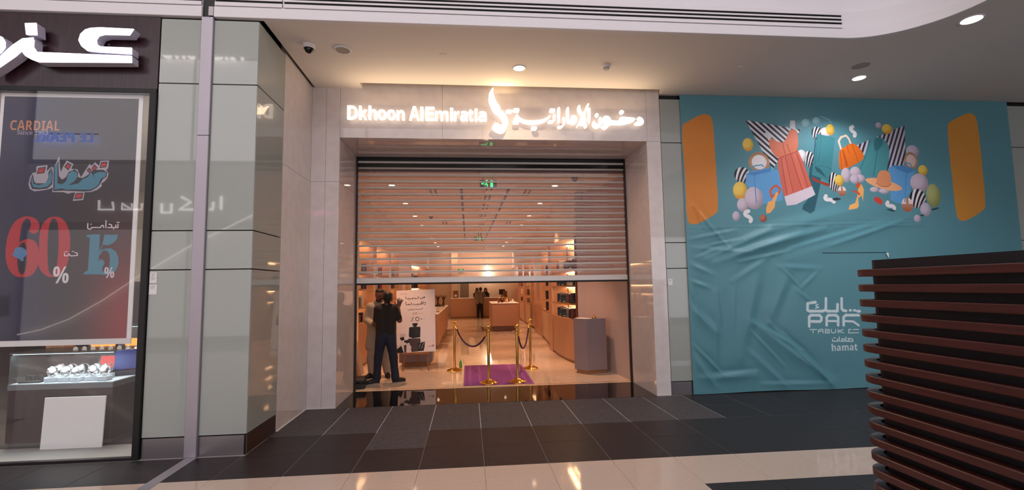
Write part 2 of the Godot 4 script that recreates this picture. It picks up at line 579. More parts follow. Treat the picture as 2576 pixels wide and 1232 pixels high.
const POSTER_SHAPES := [
	["white", 0, [-4400,3202,-4387,3082,-4374,3026,-4356,3083,-4324,3154,-4253,3115,-4272,3061,-4210,3055,-4186,3004,-4169,2970,-4141,3027,-4091,3117,-4067,3096,-4038,3137,-3994,3097,-3984,3152,-3895,3157,-3900,3069,-3918,3051,-3893,3012,-3903,2960,-3927,2926,-3957,2903,-3955,2869,-4000,2829,-4061,2806,-4123,2804,-4133,2719,-4237,2708,-4218,2800,-4247,2800,-4287,2786,-4340,2805,-4447,2805,-4445,2856,-4475,2839,-4535,2824,-4626,2813,-4669,2838,-4687,2889,-4677,2968,-4652,3018,-4619,3019,-4621,3081,-4609,3090,-4510,3100,-4516,3036,-4470,3082,-4448,3071]],
	["dark", 0, [-4406,3139,-4391,2980,-4358,2941,-4319,2969,-4296,3026,-4241,3055,-4203,3027,-4200,2970,-4153,2959,-4103,2993,-4054,3051,-3949,3051,-3906,3023,-3914,2971,-3949,2948,-3967,2903,-4001,2857,-4062,2817,-4123,2812,-4248,2817,-4341,2822,-4438,2816,-4448,3071]],
	["dark", 0, [-4651,3001,-4666,2956,-4673,2900,-4648,2838,-4577,2833,-4496,2844,-4453,2890,-4452,3003,-4469,3071,-4497,3025,-4493,2957,-4520,2901,-4612,2900,-4634,2923]],
	["teal", 0, [-4411,3128,-4401,2901,-4355,2890,-4316,2924,-4300,3004,-4261,3040,-4213,3021,-4205,2970,-4233,2924,-4293,2879,-4191,2902,-4152,2948,-4101,2971,-4073,3028,-4028,2959,-4046,3005,-3990,3028,-3916,3023,-3924,2977,-3970,2954,-3983,2903,-4012,2863,-4063,2834,-4145,2832,-4249,2834,-4310,2831,-4352,2845,-4425,2831,-4439,3082]],
	["teal", 0, [-4658,2979,-4662,2923,-4640,2861,-4568,2850,-4497,2865,-4464,2907,-4458,2980,-4473,3053,-4487,3002,-4492,2946,-4520,2901,-4590,2880,-4637,2895]],
	["black", 0, [-4600,3070,-4526,3081,-4539,3011,-4613,3002]],
	["black", 0, [-4313,3129,-4270,3104,-4302,3043,-4344,3083]],
	["black", 0, [-4097,3073,-4066,3053,-4085,3010,-4118,3044]],
	["black", 0, [-4042,3114,-4008,3074,-4040,3034,-4067,3068]],
	["black", 0, [-3973,3137,-3910,3143,-3922,3080,-3990,3072]],
	["black", 0, [-4210,2794,-4135,2800,-4145,2732,-4224,2727]],
	["red", 0, [-4593,3061,-4536,3070,-4548,3019,-4601,3013]],
	["red", 0, [-4311,3115,-4280,3097,-4305,3058,-4331,3081]],
	["red", 0, [-4094,3059,-4077,3048,-4088,3025,-4107,3043]],
	["red", 0, [-4040,3096,-4017,3071,-4041,3048,-4057,3068]],
	["red", 0, [-3966,3128,-3920,3134,-3930,3088,-3980,3083]],
	["red", 0, [-4202,2783,-4147,2789,-4155,2744,-4214,2738]],
	["red", 1, [-4655,2544,-4599,2526,-4557,2480,-4546,2419,-4561,2371,-4599,2353,-4633,2365,-4648,2402,-4632,2444,-4641,2499,-4671,2523,-4702,2505,-4726,2444,-4734,2324,-4735,2252,-4705,2288,-4651,2305,-4594,2287,-4553,2238,-4531,2154,-4530,2058,-4552,1963,-4603,1904,-4689,1891,-4767,1912,-4827,1990,-4858,2097,-4865,2229,-4847,2373,-4795,2493,-4721,2541]],
	["dark", 1, [-4698,2270,-4666,2239,-4650,2119,-4648,2012,-4665,1940,-4691,1919,-4720,1947,-4740,2036,-4745,2156,-4732,2240]],
	["red", 1, [-4400,2543,-4332,2526,-4271,2443,-4237,2321,-4231,2187,-4246,2031,-4290,1929,-4360,1891,-4437,1895,-4501,1950,-4539,2022,-4529,2118,-4542,2250,-4543,2383,-4513,2480,-4466,2529]],
	["dark", 1, [-4412,2522,-4380,2498,-4361,2419,-4348,2237,-4348,2056,-4359,1960,-4383,1913,-4417,1925,-4438,1997,-4455,2177,-4461,2358,-4451,2468,-4431,2514]],
	["rose", 1, [-4776,2204,-4738,2216,-4694,2209,-4655,2173,-4655,2125,-4687,2102,-4677,2072,-4695,2060,-4724,2090,-4758,2102,-4792,2127,-4796,2147,-4778,2156]],
	["teal", 0, [-4050,2344,-3945,2346,-3939,1967,-3900,1936,-3899,1916,-4084,1918,-4083,1935,-4044,1962,-4044,2307,-4079,2326,-4080,2339]],
	["teal", 0, [-3899,2341,-3814,2340,-3769,2345,-3769,2299,-3799,2257,-3854,2227,-3910,2233,-3924,2172,-3886,2190,-3829,2196,-3776,2159,-3747,2098,-3741,2025,-3766,1952,-3820,1914,-3887,1908,-3939,1937,-3951,1991,-3946,2051,-3919,2081,-3890,2063,-3882,2026,-3903,1990,-3901,1948,-3867,1942,-3835,1990,-3829,2074,-3840,2135,-3868,2172,-3907,2166,-3943,2112,-3940,2160,-3916,2233]],
]
const POSTER_STROKES := [
	[9, [-4072,2464,-4072,2417,-4061,2403,-4038,2405,-4031,2420,-3943,2419,-3933,2441,-3916,2441,-3911,2419]],
	[9, [-4041,2454,-4038,2456]],
	[9, [-3892,2478,-3889,2416]],
	[8, [-3895,2495,-3886,2488]],
	[9, [-3869,2419,-3830,2419,-3833,2447,-3860,2456]],
	[9, [-3830,2419,-3767,2418,-3769,2455]],
	[9, [-3790,2418,-3791,2447]],
	[8, [-3812,2401,-3808,2404]],
	[8, [-3780,2475,-3757,2475]],
	[8, [-4287,2146,-4283,2118,-4252,2117,-4242,2139,-4224,2117,-4196,2117,-4157,2120,-4158,2144,-4181,2151]],
	[7, [-4210,2163,-4193,2163]],
	[6, [-4282,2161,-4260,2161]],
]
const BANNER_SHAPES := [
	["s", "orange", [1,194,33,177,111,134,150,126,175,137,190,171,193,428,194,673,178,697,71,753,33,757,6,737,12,511]],
	["s", "orange2", [1637,173,1659,147,1773,94,1816,93,1841,126,1842,329,1840,640,1832,675,1713,738,1666,743,1642,709,1640,503]],
	["stripe45", "stripe", [383,158,716,209,692,239,612,327,528,442]],
	["stripe70", "stripe", [1049,298,1362,175,1357,324,1333,426,1229,446,1253,298,1137,262,1129,289,1092,359]],
	["ball", "yellow", [390,301,422,300,388,339]],
	["ballring", "white", [450,401,512,401,446,459]],
	["ballstripe", "white", [346,477,395,477,343,523]],
	["p", "blue", [368,469,404,454,513,432,520,442,560,447,578,505,578,618,450,644,362,526]],
	["p", "blue2", [368,469,518,435,515,457,451,469,415,479]],
	["l", "handle", [406,451,410,433,422,423,465,417,474,427]],
	["ball", "yellow", [327,566,370,566,324,617]],
	["ball", "lilac", [336,647,369,647,333,686]],
	["balldots", "lilac", [406,608,461,608,402,672]],
	["ball", "pale", [295,710,318,710,293,738]],
	["c", "white", [368,682,349,687,346,703,374,715,384,728,378,738]],
	["ball", "copper2", [455,722,477,722,454,743]],
	["ball", "glass", [749,170,776,170,748,196]],
	["ball", "glass", [817,156,844,156,815,179]],
	["l", "glass", [842,127,890,148,908,166]],
	["ballstripe", "white", [812,229,844,229,809,269]],
	["ball", "white", [868,220,901,220,866,247]],
	["ball", "yellow", [896,206,922,206,893,239]],
	["ballstripe", "white", [753,381,786,380,750,428]],
	["ball", "white", [708,363,738,362,705,399]],
	["p", "jean2", [803,232,774,399,752,430,743,483,758,577,698,649,691,670,738,696,766,680,808,535,823,440,799,399]],
	["p", "jean", [806,232,839,237,910,252,920,260,884,440,869,519,824,496,760,472,772,420,809,261]],
	["p", "belt", [762,485,810,509,864,524,859,542,811,524,763,504]],
	["p", "strap", [654,157,683,155,682,207,648,205]],
	["p", "strap", [493,233,510,222,535,259,515,278]],
	["s", "coral", [515,275,535,259,566,282,601,287,621,269,645,210,683,207,693,225,695,278,685,336,621,358,565,380,539,354,520,322]],
	["p", "coral2", [565,380,610,358,688,331,716,404,758,540,704,572,588,600,570,505,559,421]],
	["p", "coralfold", [586,385,609,363,645,556,615,592]],
	["p", "coralfold", [654,353,671,339,721,556,693,566]],
	["p", "hem", [588,598,660,574,758,538,776,587,751,600,655,644,600,650]],
	["l2", "coralstrap", [527,541,504,567,512,600,557,577,566,556,543,536,527,541]],
	["p", "peach", [541,572,554,577,532,629,527,659,501,690,476,695,475,665,489,629,511,623]],
	["ballstripe", "white", [893,514,923,513,888,571]],
	["ball", "pale", [1199,178,1219,177,1197,197]],
	["ball", "yellow", [1250,199,1283,198,1247,229]],
	["s", "shirt", [1132,262,1184,245,1218,250,1258,304,1244,395,1208,480,1140,483,1047,465,1043,439,1081,396]],
	["s", "shirt2", [1163,256,1206,250,1221,272,1208,299,1176,331,1162,331,1157,299]],
	["l2", "bagstrap", [955,328,942,275,958,251,990,240,1005,258,1014,285]],
	["s", "bag", [941,328,976,307,1023,282,1061,301,1095,359,1081,386,994,429,936,450,931,397]],
	["p", "bagfold", [957,328,969,328,989,418,974,426]],
	["ball", "lilac", [971,474,1002,474,967,517]],
	["ball", "lilac", [1031,455,1065,455,1028,487]],
	["ball", "lilac", [1056,492,1086,492,1054,516]],
	["ball", "lilac", [1022,497,1050,497,1019,524]],
	["ball", "white", [1001,-396,1002,-396,1001,-396]],
	["ball", "yellow", [926,504,954,504,924,536]],
	["ballcop", "copper", [939,566,965,566,937,595]],
	["c", "white", [839,595,832,608,843,616,870,615,886,628]],
	["p", "shade", [877,610,902,603,933,610,917,619,884,621]],
	["c", "white", [1036,188,1022,194,1026,210,1050,226,1043,242]],
	["ball", "pale", [1402,332,1445,331,1398,371]],
	["ballring", "copper", [1385,386,1428,385,1380,438]],
	["p", "blue", [1242,427,1283,411,1411,442,1385,479,1364,575,1307,644,1236,618]],
	["p", "blue2", [1260,416,1345,416,1411,442,1358,461,1303,443]],
	["l", "handle", [1334,416,1347,397,1381,405,1389,431]],
	["ball", "yellow", [1457,442,1487,441,1454,473]],
	["ball", "lilac", [1427,517,1484,516,1422,573]],
	["ball", "olive", [1509,591,1554,591,1502,660]],
	["ballstripe", "white", [1409,610,1460,610,1404,668]],
	["ballcop", "copper", [1340,645,1377,645,1336,687]],
	["ball", "pale", [1452,673,1487,673,1448,713]],
	["ball", "pale", [1394,726,1418,726,1392,748]],
	["p", "shade", [1486,671,1533,660,1537,668,1497,679]],
	["p", "shade", [1412,705,1435,702,1442,710,1417,712]],
	["ball", "lilac", [1140,557,1168,557,1138,573]],
	["ball", "lilac", [1201,565,1235,565,1199,582]],
	["s", "hatbrim", [1083,497,1112,489,1160,489,1251,509,1311,538,1318,554,1291,565,1235,564,1158,544,1109,523]],
	["s", "hat", [1154,523,1163,481,1177,451,1203,442,1234,448,1249,470,1249,517,1237,541,1203,544]],
	["s", "coralstrap", [1024,534,1037,518,1056,515,1057,539,1039,555]],
	["p", "peach", [1061,523,1075,555,1064,626,1058,592,1037,607,1033,655,1018,668,968,675,978,649,1016,634,1033,592,1039,555]],
	["l2", "coralstrap", [1010,568,1032,571,1045,584]],
	["s", "can", [1136,600,1153,597,1182,615,1185,634,1171,647,1150,634,1132,621]],
	["c", "white", [1217,631,1208,642,1221,652,1249,652,1257,665]],
	["p", "shade", [1200,671,1225,670,1262,681,1246,686]],
	["f", "shirt2", [822,239,802,325,786,414]],
	["f", "shirt2", [838,239,823,330,804,398]],
	["f", "shirt2", [884,440,836,419,791,425]],
	["p", "jean2", [781,420,818,440,852,493,821,472,789,451]],
	["f", "coraldark", [565,380,610,361,654,350,685,334]],
	["f", "coraldark", [609,369,624,473,644,572]],
	["f", "coraldark", [643,358,673,468,699,561]],
	["f", "coraldark", [587,379,591,473,605,587]],
	["f", "coraldark", [676,347,708,441,733,545]],
	["f", "coraldark", [601,287,602,316,610,353]],
	["f", "coraldark", [625,295,634,326,643,350]],
	["f", "shirt2", [1176,331,1162,396,1141,478]],
	["f", "shirt2", [1164,278,1180,294,1213,299]],
	["f", "shirt2", [1136,273,1107,353,1060,439]],
	["f", "bagfold", [1022,290,1040,349,1052,396]],
	["f", "bagfold", [993,301,994,323,1001,344]],
	["f", "bagfold", [946,334,946,397,946,440]],
	["f", "blue2", [415,479,416,557,419,634]],
	["f", "blue2", [1349,464,1338,554,1325,628]],
	["f", "hatband", [1155,518,1181,539,1226,540,1249,523]],
]
const BANNER_STROKES := [
	[13, [731,1194,683,1199,680,1237,692,1243,771,1244,790,1235,795,1174]],
	[6, [745,1206,732,1210,734,1217,748,1222,728,1228]],
	[13, [796,1245,858,1246,862,1208]],
	[13, [889,1176,885,1232,893,1243,910,1245]],
	[11, [933,1243,939,1243]],
	[11, [958,1244,965,1244]],
	[13, [978,1249,991,1249]],
	[13, [683,1326,686,1276,697,1265,750,1266,760,1278,758,1293,748,1301,698,1299]],
	[13, [787,1322,791,1278,803,1267,848,1268,860,1280,856,1324]],
	[10, [789,1299,858,1301]],
	[13, [889,1325,892,1281,906,1269,983,1271]],
	[10, [890,1301,948,1305,978,1327]],
	[5, [685,1343,726,1344]],
	[5, [705,1343,703,1362]],
	[5, [734,1364,735,1350,745,1343,763,1344,762,1364]],
	[5, [738,1353,762,1354]],
	[5, [777,1344,775,1365,799,1365,800,1346,777,1344]],
	[5, [776,1354,800,1355]],
	[5, [813,1345,812,1361,824,1366,838,1362,839,1345]],
	[5, [854,1346,853,1367]],
	[5, [884,1348,856,1356,885,1367]],
	[5, [932,1349,917,1348,915,1367,974,1368]],
	[5, [944,1349,976,1350]],
	[6, [815,1401,817,1411,845,1411,846,1399]],
	[5, [823,1392,833,1393]],
	[6, [857,1389,855,1412]],
	[6, [864,1412,886,1412,887,1400,871,1399,870,1412]],
	[6, [897,1390,895,1413,937,1414,934,1401,909,1398,914,1413]],
]
# hamat text at [(809, 1445), (930, 1448), (811, 1422)]

# ================================================================ the scene
func _ready():
	rng.seed = 7
	# ---- camera
	var cam = Camera3D.new()
	cam.name = "Camera"
	cam.position = Vector3(0, 1.72, 7.282)
	cam.rotation_order = EULER_ORDER_YXZ
	cam.rotation_degrees = Vector3(4.926, -5.283, -0.913)
	cam.fov = 54.38
	cam.near = 0.05
	cam.far = 120.0
	add_child(cam)
	cam.make_current()
	# ---- sky and exposure (a closed hall by night: hardly any sky)
	var env = Environment.new()
	env.background_mode = Environment.BG_COLOR
	env.background_color = Color(0.02, 0.02, 0.025)
	env.tonemap_mode = Environment.TONE_MAPPER_LINEAR
	env.tonemap_exposure = 0.9
	env.sdfgi_enabled = true
	env.ssao_enabled = true
	env.ssil_enabled = true
	var we = WorldEnvironment.new()
	we.name = "WorldEnvironment"
	we.environment = env
	add_child(we)
	# ---- lights of the hall: luminous ceiling panels of the atrium
	for p in [Vector3(-5.5, 9.3, 8.5), Vector3(-0.5, 9.3, 8.5), Vector3(3.6, 9.3, 8.5)]:
		area("AtriumLight", p, Vector3(-90, 0, 0), Vector2(2.4, 2.4), Color(0.985, 0.97, 1.0), 9.0)
	materials()
	hall()
	shopfront()
	piers()
	shutter()
	shop_shell()
	left_store()
	banner()
	signs()
	soffit_items()
	shelves()
	counters()
	entrance()
	people()
	kiosk()

func area(called: String, at: Vector3, rot: Vector3, size: Vector2, c: Color, e: float):
	var l = AreaLight3D.new()
	l.name = called
	l.area_size = size
	l.light_color = c
	l.light_energy = e
	l.area_range = 30.0
	l.area_attenuation = 2.0
	l.area_normalize_energy = true
	l.shadow_enabled = true
	l.position = at
	l.rotation_degrees = rot
	add_child(l, true)

func spot(called: String, at: Vector3, c: Color, e: float, angle := 65.0, size := 0.06, rot := Vector3(-90, 0, 0)):
	var l = SpotLight3D.new()
	l.name = called
	l.light_color = c
	l.light_energy = e
	l.spot_angle = angle
	l.spot_range = 30.0
	l.spot_attenuation = 2.0
	l.spot_angle_attenuation = 0.6
	l.light_size = size
	l.shadow_enabled = true
	l.position = at
	l.rotation_degrees = rot
	add_child(l, true)

func omni(called: String, at: Vector3, c: Color, e: float, size := 0.05):
	var l = OmniLight3D.new()
	l.name = called
	l.light_color = c
	l.light_energy = e
	l.omni_range = 30.0
	l.omni_attenuation = 2.0
	l.light_size = size
	l.shadow_enabled = true
	l.position = at
	add_child(l, true)

const WARM := Color(1.0, 0.74, 0.58)

func materials():
	var g = noise_tex(256, 0.02, [Color(0.81, 0.775, 0.765), Color(0.83, 0.795, 0.785), Color(0.845, 0.815, 0.805)], [0.2, 0.5, 0.85], 3)
	tmat("granite", g, 0.035, 0.8)
	tmat("granite_honed", g, 0.35, 0.8)
	var d = noise_tex(256, 0.03, [Color(0.27, 0.257, 0.266), Color(0.305, 0.292, 0.30), Color(0.335, 0.322, 0.33)], [0.2, 0.5, 0.9], 5, FastNoiseLite.TYPE_SIMPLEX_SMOOTH, 5)
	tmat("tile_dusty", d, 0.55, 1.3, 0.3, Color(1.35, 1.33, 1.34).clamp())
	mats["tile_dusty"].albedo_color = Color(1, 1, 1)
	var d2 = noise_tex(256, 0.03, [Color(0.165, 0.147, 0.155), Color(0.188, 0.168, 0.177), Color(0.21, 0.19, 0.2)], [0.2, 0.5, 0.9], 6, FastNoiseLite.TYPE_SIMPLEX_SMOOTH, 5)
	tmat("tile_dark", d2, 0.42, 1.3, 0.3)
	var bt = noise_tex(256, 0.05, [Color(0.785, 0.71, 0.65), Color(0.795, 0.72, 0.66), Color(0.805, 0.73, 0.67)], [0.2, 0.5, 0.85], 8)
	tmat("tile_beige", bt, 0.06, 1.7)
	mat("grout", Color(0.58, 0.57, 0.56), 0.8)
	mat("grout_light", Color(0.84, 0.83, 0.82), 0.8)
	mat("black_granite", Color(0.075, 0.06, 0.06), 0.04)
	var mb = noise_tex(384, 0.012, [Color(0.76, 0.69, 0.61), Color(0.81, 0.745, 0.665), Color(0.79, 0.72, 0.64), Color(0.83, 0.765, 0.69)], [0.25, 0.47, 0.55, 0.8], 11, FastNoiseLite.TYPE_SIMPLEX_SMOOTH, 6)
	tmat("marble", mb, 0.045, 0.45)
	mat("plaster", Color(0.80, 0.775, 0.76), 0.85)
	mat("plaster_soffit", Color(0.86, 0.835, 0.81), 0.8)
	mat("white_paint", Color(0.86, 0.85, 0.86), 0.6)
	mat("shop_paint", Color(0.86, 0.80, 0.73), 0.7)
	mat("shop_lacquer", Color(0.69, 0.52, 0.41), 0.35)
	mat("clad_glass", Color(0.615, 0.64, 0.62), 0.03, 0.0, 0.55)
	mat("steel", Color(0.56, 0.54, 0.55), 0.32, 0.85)
	mat("aluminium", Color(0.66, 0.64, 0.67), 0.42, 0.55)
	mat("shutter_alu", Color(0.80, 0.79, 0.76), 0.4, 0.12)
	mat("black", Color(0.03, 0.03, 0.032), 0.5)
	mat("black_gloss", Color(0.025, 0.022, 0.022), 0.12)
	mat("rubber", Color(0.05, 0.05, 0.05), 0.8)
	mat("brass", Color(0.93, 0.76, 0.42), 0.14, 1.0)
	mat("white_card", Color(0.86, 0.86, 0.86), 0.6)
	var wg = noise_tex(256, 0.02, [Color(0.13, 0.065, 0.085), Color(0.18, 0.095, 0.12), Color(0.22, 0.12, 0.15)], [0.2, 0.5, 0.85], 21, FastNoiseLite.TYPE_SIMPLEX_SMOOTH, 4, Vector2(6.0, 0.25))
	tmat("wenge", wg, 0.3, 1.2)
	var rw = noise_tex(256, 0.02, [Color(0.215, 0.085, 0.078), Color(0.26, 0.105, 0.095), Color(0.305, 0.128, 0.115)], [0.2, 0.5, 0.85], 23, FastNoiseLite.TYPE_SIMPLEX_SMOOTH, 4, Vector2(0.3, 6.0))
	tmat("red_wood", rw, 0.38, 1.6)
	mat("navy_body", Color(0.055, 0.05, 0.085), 0.5)
	var ow = noise_tex(256, 0.02, [Color(0.50, 0.33, 0.20), Color(0.60, 0.41, 0.26), Color(0.68, 0.48, 0.32)], [0.2, 0.5, 0.85], 25, FastNoiseLite.TYPE_SIMPLEX_SMOOTH, 4, Vector2(6.0, 0.3))
	tmat("oak", ow, 0.45, 1.5)
	tmat("pine", ow, 0.55, 2.0, 0.4, Color(1, 0.95, 0.9))
	glass("pane", Color(0.97, 0.97, 0.97), 0.03)
	glass("case_glass", Color(0.95, 1.0, 0.98), 0.02)
	glass("poly", Color(0.92, 0.68, 0.66), 0.12)
	glow("lamp_white", Color(1.0, 0.97, 0.95), 14.0)
	glow("lamp_warm", Color(1.0, 0.86, 0.70), 12.0)
	glow("sign_white", Color(1.0, 0.94, 0.87), 1.35)
	glow("led_soft", Color(1.0, 0.80, 0.58), 4.0)
	glow("led_warm", Color(1.0, 0.80, 0.58), 18.0)

func M(n: String) -> StandardMaterial3D:
	return mats[n]

# ---------------------------------------------------------------- the hall: floor, soffit, far side
func hall():
	var fl = struct("floor", "mall floor of charcoal tiles with a band of polished beige tiles in front", "floor")
	slab(fl, "floor_base", Vector3(-14.2, -0.3, -0.05), Vector3(16.2, -0.018, 13.2), M("grout"), 0.0)
	slab(fl, "grout_bed", Vector3(-2.345, -0.018, 0.0), Vector3(3.28, -0.0022, 1.3), M("grout_light"), 0.0)
	slab(fl, "grout_bed", Vector3(-5.5, -0.018, 1.3), Vector3(10.0, -0.0022, 2.525), M("grout"), 0.0)
	slab(fl, "grout_bed", Vector3(3.28, -0.018, 0.0), Vector3(10.0, -0.0022, 1.3), M("grout"), 0.0)
	for k in range(-6, 19):
		var x0 = -1.735 + 0.625 * (k - 1)
		for r in 4:
			var z0 = 0.01 + 0.63 * r
			var gx = 0.0032 if z0 < 1.0 else 0.0018
			var gz = 0.0034 if z0 < 1.3 else 0.002
			var lo = Vector3(x0 + gx, -0.016, z0 + gz)
			var hi = Vector3(x0 + 0.625 - gx, 0.0, z0 + 0.63 - gz)
			if z0 < 1.85:
				if hi.x < -2.345: continue
				lo.x = maxf(lo.x, -2.343)
			if hi.x > 3.2 and lo.x < 3.2 and r < 4: pass
			var dusty = (r < 2 and x0 < 3.2) or (r == 2 and k == 2)
			slab(fl, "tile", lo, hi, M("tile_dusty") if dusty else M("tile_dark"), 0.0015)
	for k in range(-6, 19):
		var x0 = -1.735 + 0.625 * (k - 1)
		for r in 4:
			var z0 = 2.53 + 0.3245 * r
			var dark = r >= 2 and x0 > 1.98
			slab(fl, "tile", Vector3(x0 + 0.001, -0.016, z0 + 0.001), Vector3(x0 + 0.624, 0.0, z0 + 0.3235), M("tile_dark") if dark else M("tile_beige"), 0.001)
	slab(fl, "tile_field", Vector3(-14.2, -0.018, 3.83), Vector3(2.01, 0.0, 13.2), M("tile_beige"), 0.0)
	slab(fl, "tile_field", Vector3(2.014, -0.018, 3.83), Vector3(16.2, 0.0, 13.2), M("tile_dark"), 0.0)
	slab(fl, "tile_field", Vector3(-14.2, -0.018, 1.9), Vector3(-6.12, 0.0, 3.826), M("tile_dark"), 0.0)
	slab(fl, "tile_field", Vector3(10.15, -0.018, 0.0), Vector3(16.2, 0.0, 3.826), M("tile_dark"), 0.0)
	# joint cover strip across the floor
	var jc = thing("floor_joint_cover", "flat grey metal joint strip across the floor at the clad column", "joint cover", Vector3(-2.865, 0, 1.9))
	part(jc, "strip", plan(v2([-0.055, 0, 0.055, 0, 0.09, 1.4, -0.02, 1.4]), 0.0, 0.004), M("aluminium"))
	# soffit with its cut-out for the atrium
	var p = v2([-2.31, 1.86, 4.75, 1.86])
	p.append_array(arc(Vector2(4.75, 2.89), 1.03, -85, 0, 17))
	p.append_array(v2([5.78, 13.0, 16, 13.0, 16, 0, 3.12, 0, 3.12, 0.2, -1.6, 0.2, -1.6, 0.0, -2.31, 0.0]))
	var ce = struct("ceiling", "warm white plaster soffit over the shopfronts", "ceiling")
	part(ce, "soffit", plan(p, 4.79, 4.9), M("plaster_soffit"))
	slab(ce, "cove_lid", Vector3(-2.6, 5.05, -0.3), Vector3(3.6, 5.15, 0.5), M("plaster"), 0.0)
	slab(ce, "atrium_ceiling", Vector3(-14.2, 9.6, 1.5), Vector3(16.2, 9.8, 13.2), M("plaster"), 0.0)
	# bulkhead round the opening
	var void_edge = v2([-14.2, 1.89, -2.955, 1.89])
	var edge2 = v2([-2.825, 1.89, 4.75, 1.89])
	edge2.append_array(arc(Vector2(4.75, 2.89), 1.0, -85, 0, 17))
	edge2.append_array(v2([5.75, 13.0]))
	var t1 = struct("trim_1", "white plaster bulkhead edge curving round the atrium opening", "bulkhead")
	for e in [void_edge, edge2]:
		var b: PackedVector2Array = e
		b = b.duplicate()
		part(t1, "fascia_band", sweep_rect(turned(b), 4.788, 4.912, 0.06), M("white_paint"))
		part(t1, "fascia_panel", sweep_rect(turned(shift(b, 0.018)), 4.9125, 5.142, 0.2), M("white_paint"))
		part(t1, "upper_wall", sweep_rect(turned(shift(b, 0.12)), 5.143, 9.65, 0.2), M("white_paint"))
	slab(t1, "upper_wall", Vector3(-3.0, 5.0, 1.7), Vector3(-2.8, 9.65, 1.76), M("white_paint"), 0.0)
	# slot diffusers in the bulkhead
	var n = 0
	for s in [[-5.6, -2.96], [-2.82, -2.09], [-2.072, 4.77]]:
		var w: float = s[1] - s[0]
		var vt = thing("slot_diffuser", ["white slot air diffuser at the left end, above the jewellery store sign", "short white slot air diffuser between the column strip and the long diffuser", "long white slot air diffuser over the shopfront, ending at the curve"][n], "air diffuser", Vector3((s[0] + s[1]) / 2, 4.92, 1.8735), 0.0, "slot diffusers in the bulkhead")
		n += 1
		part(vt, "back_plate", bx(w, 0.2, 0.004, 0.0), M("black"), Vector3(0, 0.11, 0.0))
		for q in [[0.0, 0.046], [0.072, 0.095], [0.121, 0.143], [0.169, 0.222]]:
			part(vt, "blade", bx(w, q[1] - q[0], 0.012, 0.003), M("white_paint"), Vector3(0, (q[0] + q[1]) / 2, 0.014))
	var br = thing("joint_bracket", "dark metal bracket in the gap over the column's joint strip", "bracket", Vector3(-2.89, 4.78, 1.85))
	part(br, "recess", bx(0.13, 0.3, 0.06, 0.0), M("black"), Vector3(0, 0.15, -0.02))
	part(br, "plate", bx(0.055, 0.11, 0.03, 0.003), M("steel"), Vector3(0.035, 0.07, 0.03))
	# the far sides of the hall, which the polished surfaces mirror
	var wb = struct("wall_back", "far side of the mall facing the shopfronts", "wall")
	slab(wb, "lower_wall", Vector3(-14.2, 0, 13.0), Vector3(16.2, 4.0, 13.2), mat("far_wall", Color(0.42, 0.40, 0.40), 0.5), 0.0)
	slab(wb, "floor_edge", Vector3(-14.2, 4.0, 12.9), Vector3(16.2, 5.9, 13.2), M("white_paint"), 0.0)
	slab(wb, "upper_wall", Vector3(-14.2, 5.9, 13.0), Vector3(16.2, 9.6, 13.2), mat("far_wall_dark", Color(0.22, 0.22, 0.24), 0.5), 0.0)
	var names := ["first", "second", "third", "fourth", "fifth", "sixth"]
	for i in 12:
		var at = Vector3(-11.6 + 4.9 * (i % 6), 0.2 if i < 6 else 6.0, 12.97)
		var fw = thing("far_shop_window", "lit shop window across the hall on the %s floor, %s from the left end" % ["ground" if i < 6 else "upper", names[i % 6]], "shop window", at, 0.0, "shop windows across the hall")
		part(fw, "frame", bx(4.88, 3.6, 0.06), mat("far_frame", Color(0.45, 0.43, 0.42), 0.5), Vector3(0, 1.8, 0.02))
		part(fw, "lit_display", bx(4.8, 3.5, 0.02, 0.0), glow("far_window %d" % (i / 6), Color(1.0, 0.95, 0.92), 0.12 if i < 6 else 0.4), Vector3(0, 1.8, -0.02))
		area("FarWindowLight", at + Vector3(0, 1.8, -0.07), Vector3(0, 0, 0), Vector2(4.8, 3.5), Color(0.965, 0.965, 1.0), (3.8 if i < 3 else 10.5) if i < 6 else 9.0)
	var wl = struct("wall_left", "end wall of the mall on the left", "wall")
	slab(wl, "wall_slab", Vector3(-14.4, 0, 1.7), Vector3(-14.2, 9.6, 13.2), M("plaster"), 0.0)
	var wr = struct("wall_right", "end wall of the mall on the right", "wall")
	slab(wr, "wall_slab", Vector3(16.2, 0, -0.3), Vector3(16.4, 9.6, 13.2), M("plaster"), 0.0)
	# luminous panels in the atrium ceiling
	var k2 = 0
	for q in [Vector3(-5.5, 9.56, 8.5), Vector3(-0.5, 9.56, 8.5), Vector3(3.6, 9.56, 8.5)]:
		var lp = thing("ceiling_panel_light", ["luminous ceiling panel over the left of the atrium", "luminous ceiling panel over the middle of the atrium", "luminous ceiling panel over the right of the atrium"][k2], "ceiling light", q, 0.0, "atrium ceiling panels")
		k2 += 1
		part(lp, "frame", bx(2.6, 0.08, 2.6), M("white_paint"))
		part(lp, "diffuser", bx(2.4, 0.02, 2.4, 0.0), glow("panel_glow", Color(1.0, 0.95, 0.93), 1.5), Vector3(0, -0.045, 0))

func turned(p: PackedVector2Array) -> PackedVector2Array:
	var r = p.duplicate()
	r.reverse()
	return r

func shift(p: PackedVector2Array, by: float) -> PackedVector2Array:   # offset a plan path to its left
	var r = PackedVector2Array()
	for i in p.size():
		var d = (p[mini(i + 1, p.size() - 1)] - p[maxi(i - 1, 0)]).normalized()
		r.append(p[i] + Vector2(d.y, -d.x) * by)
	return r

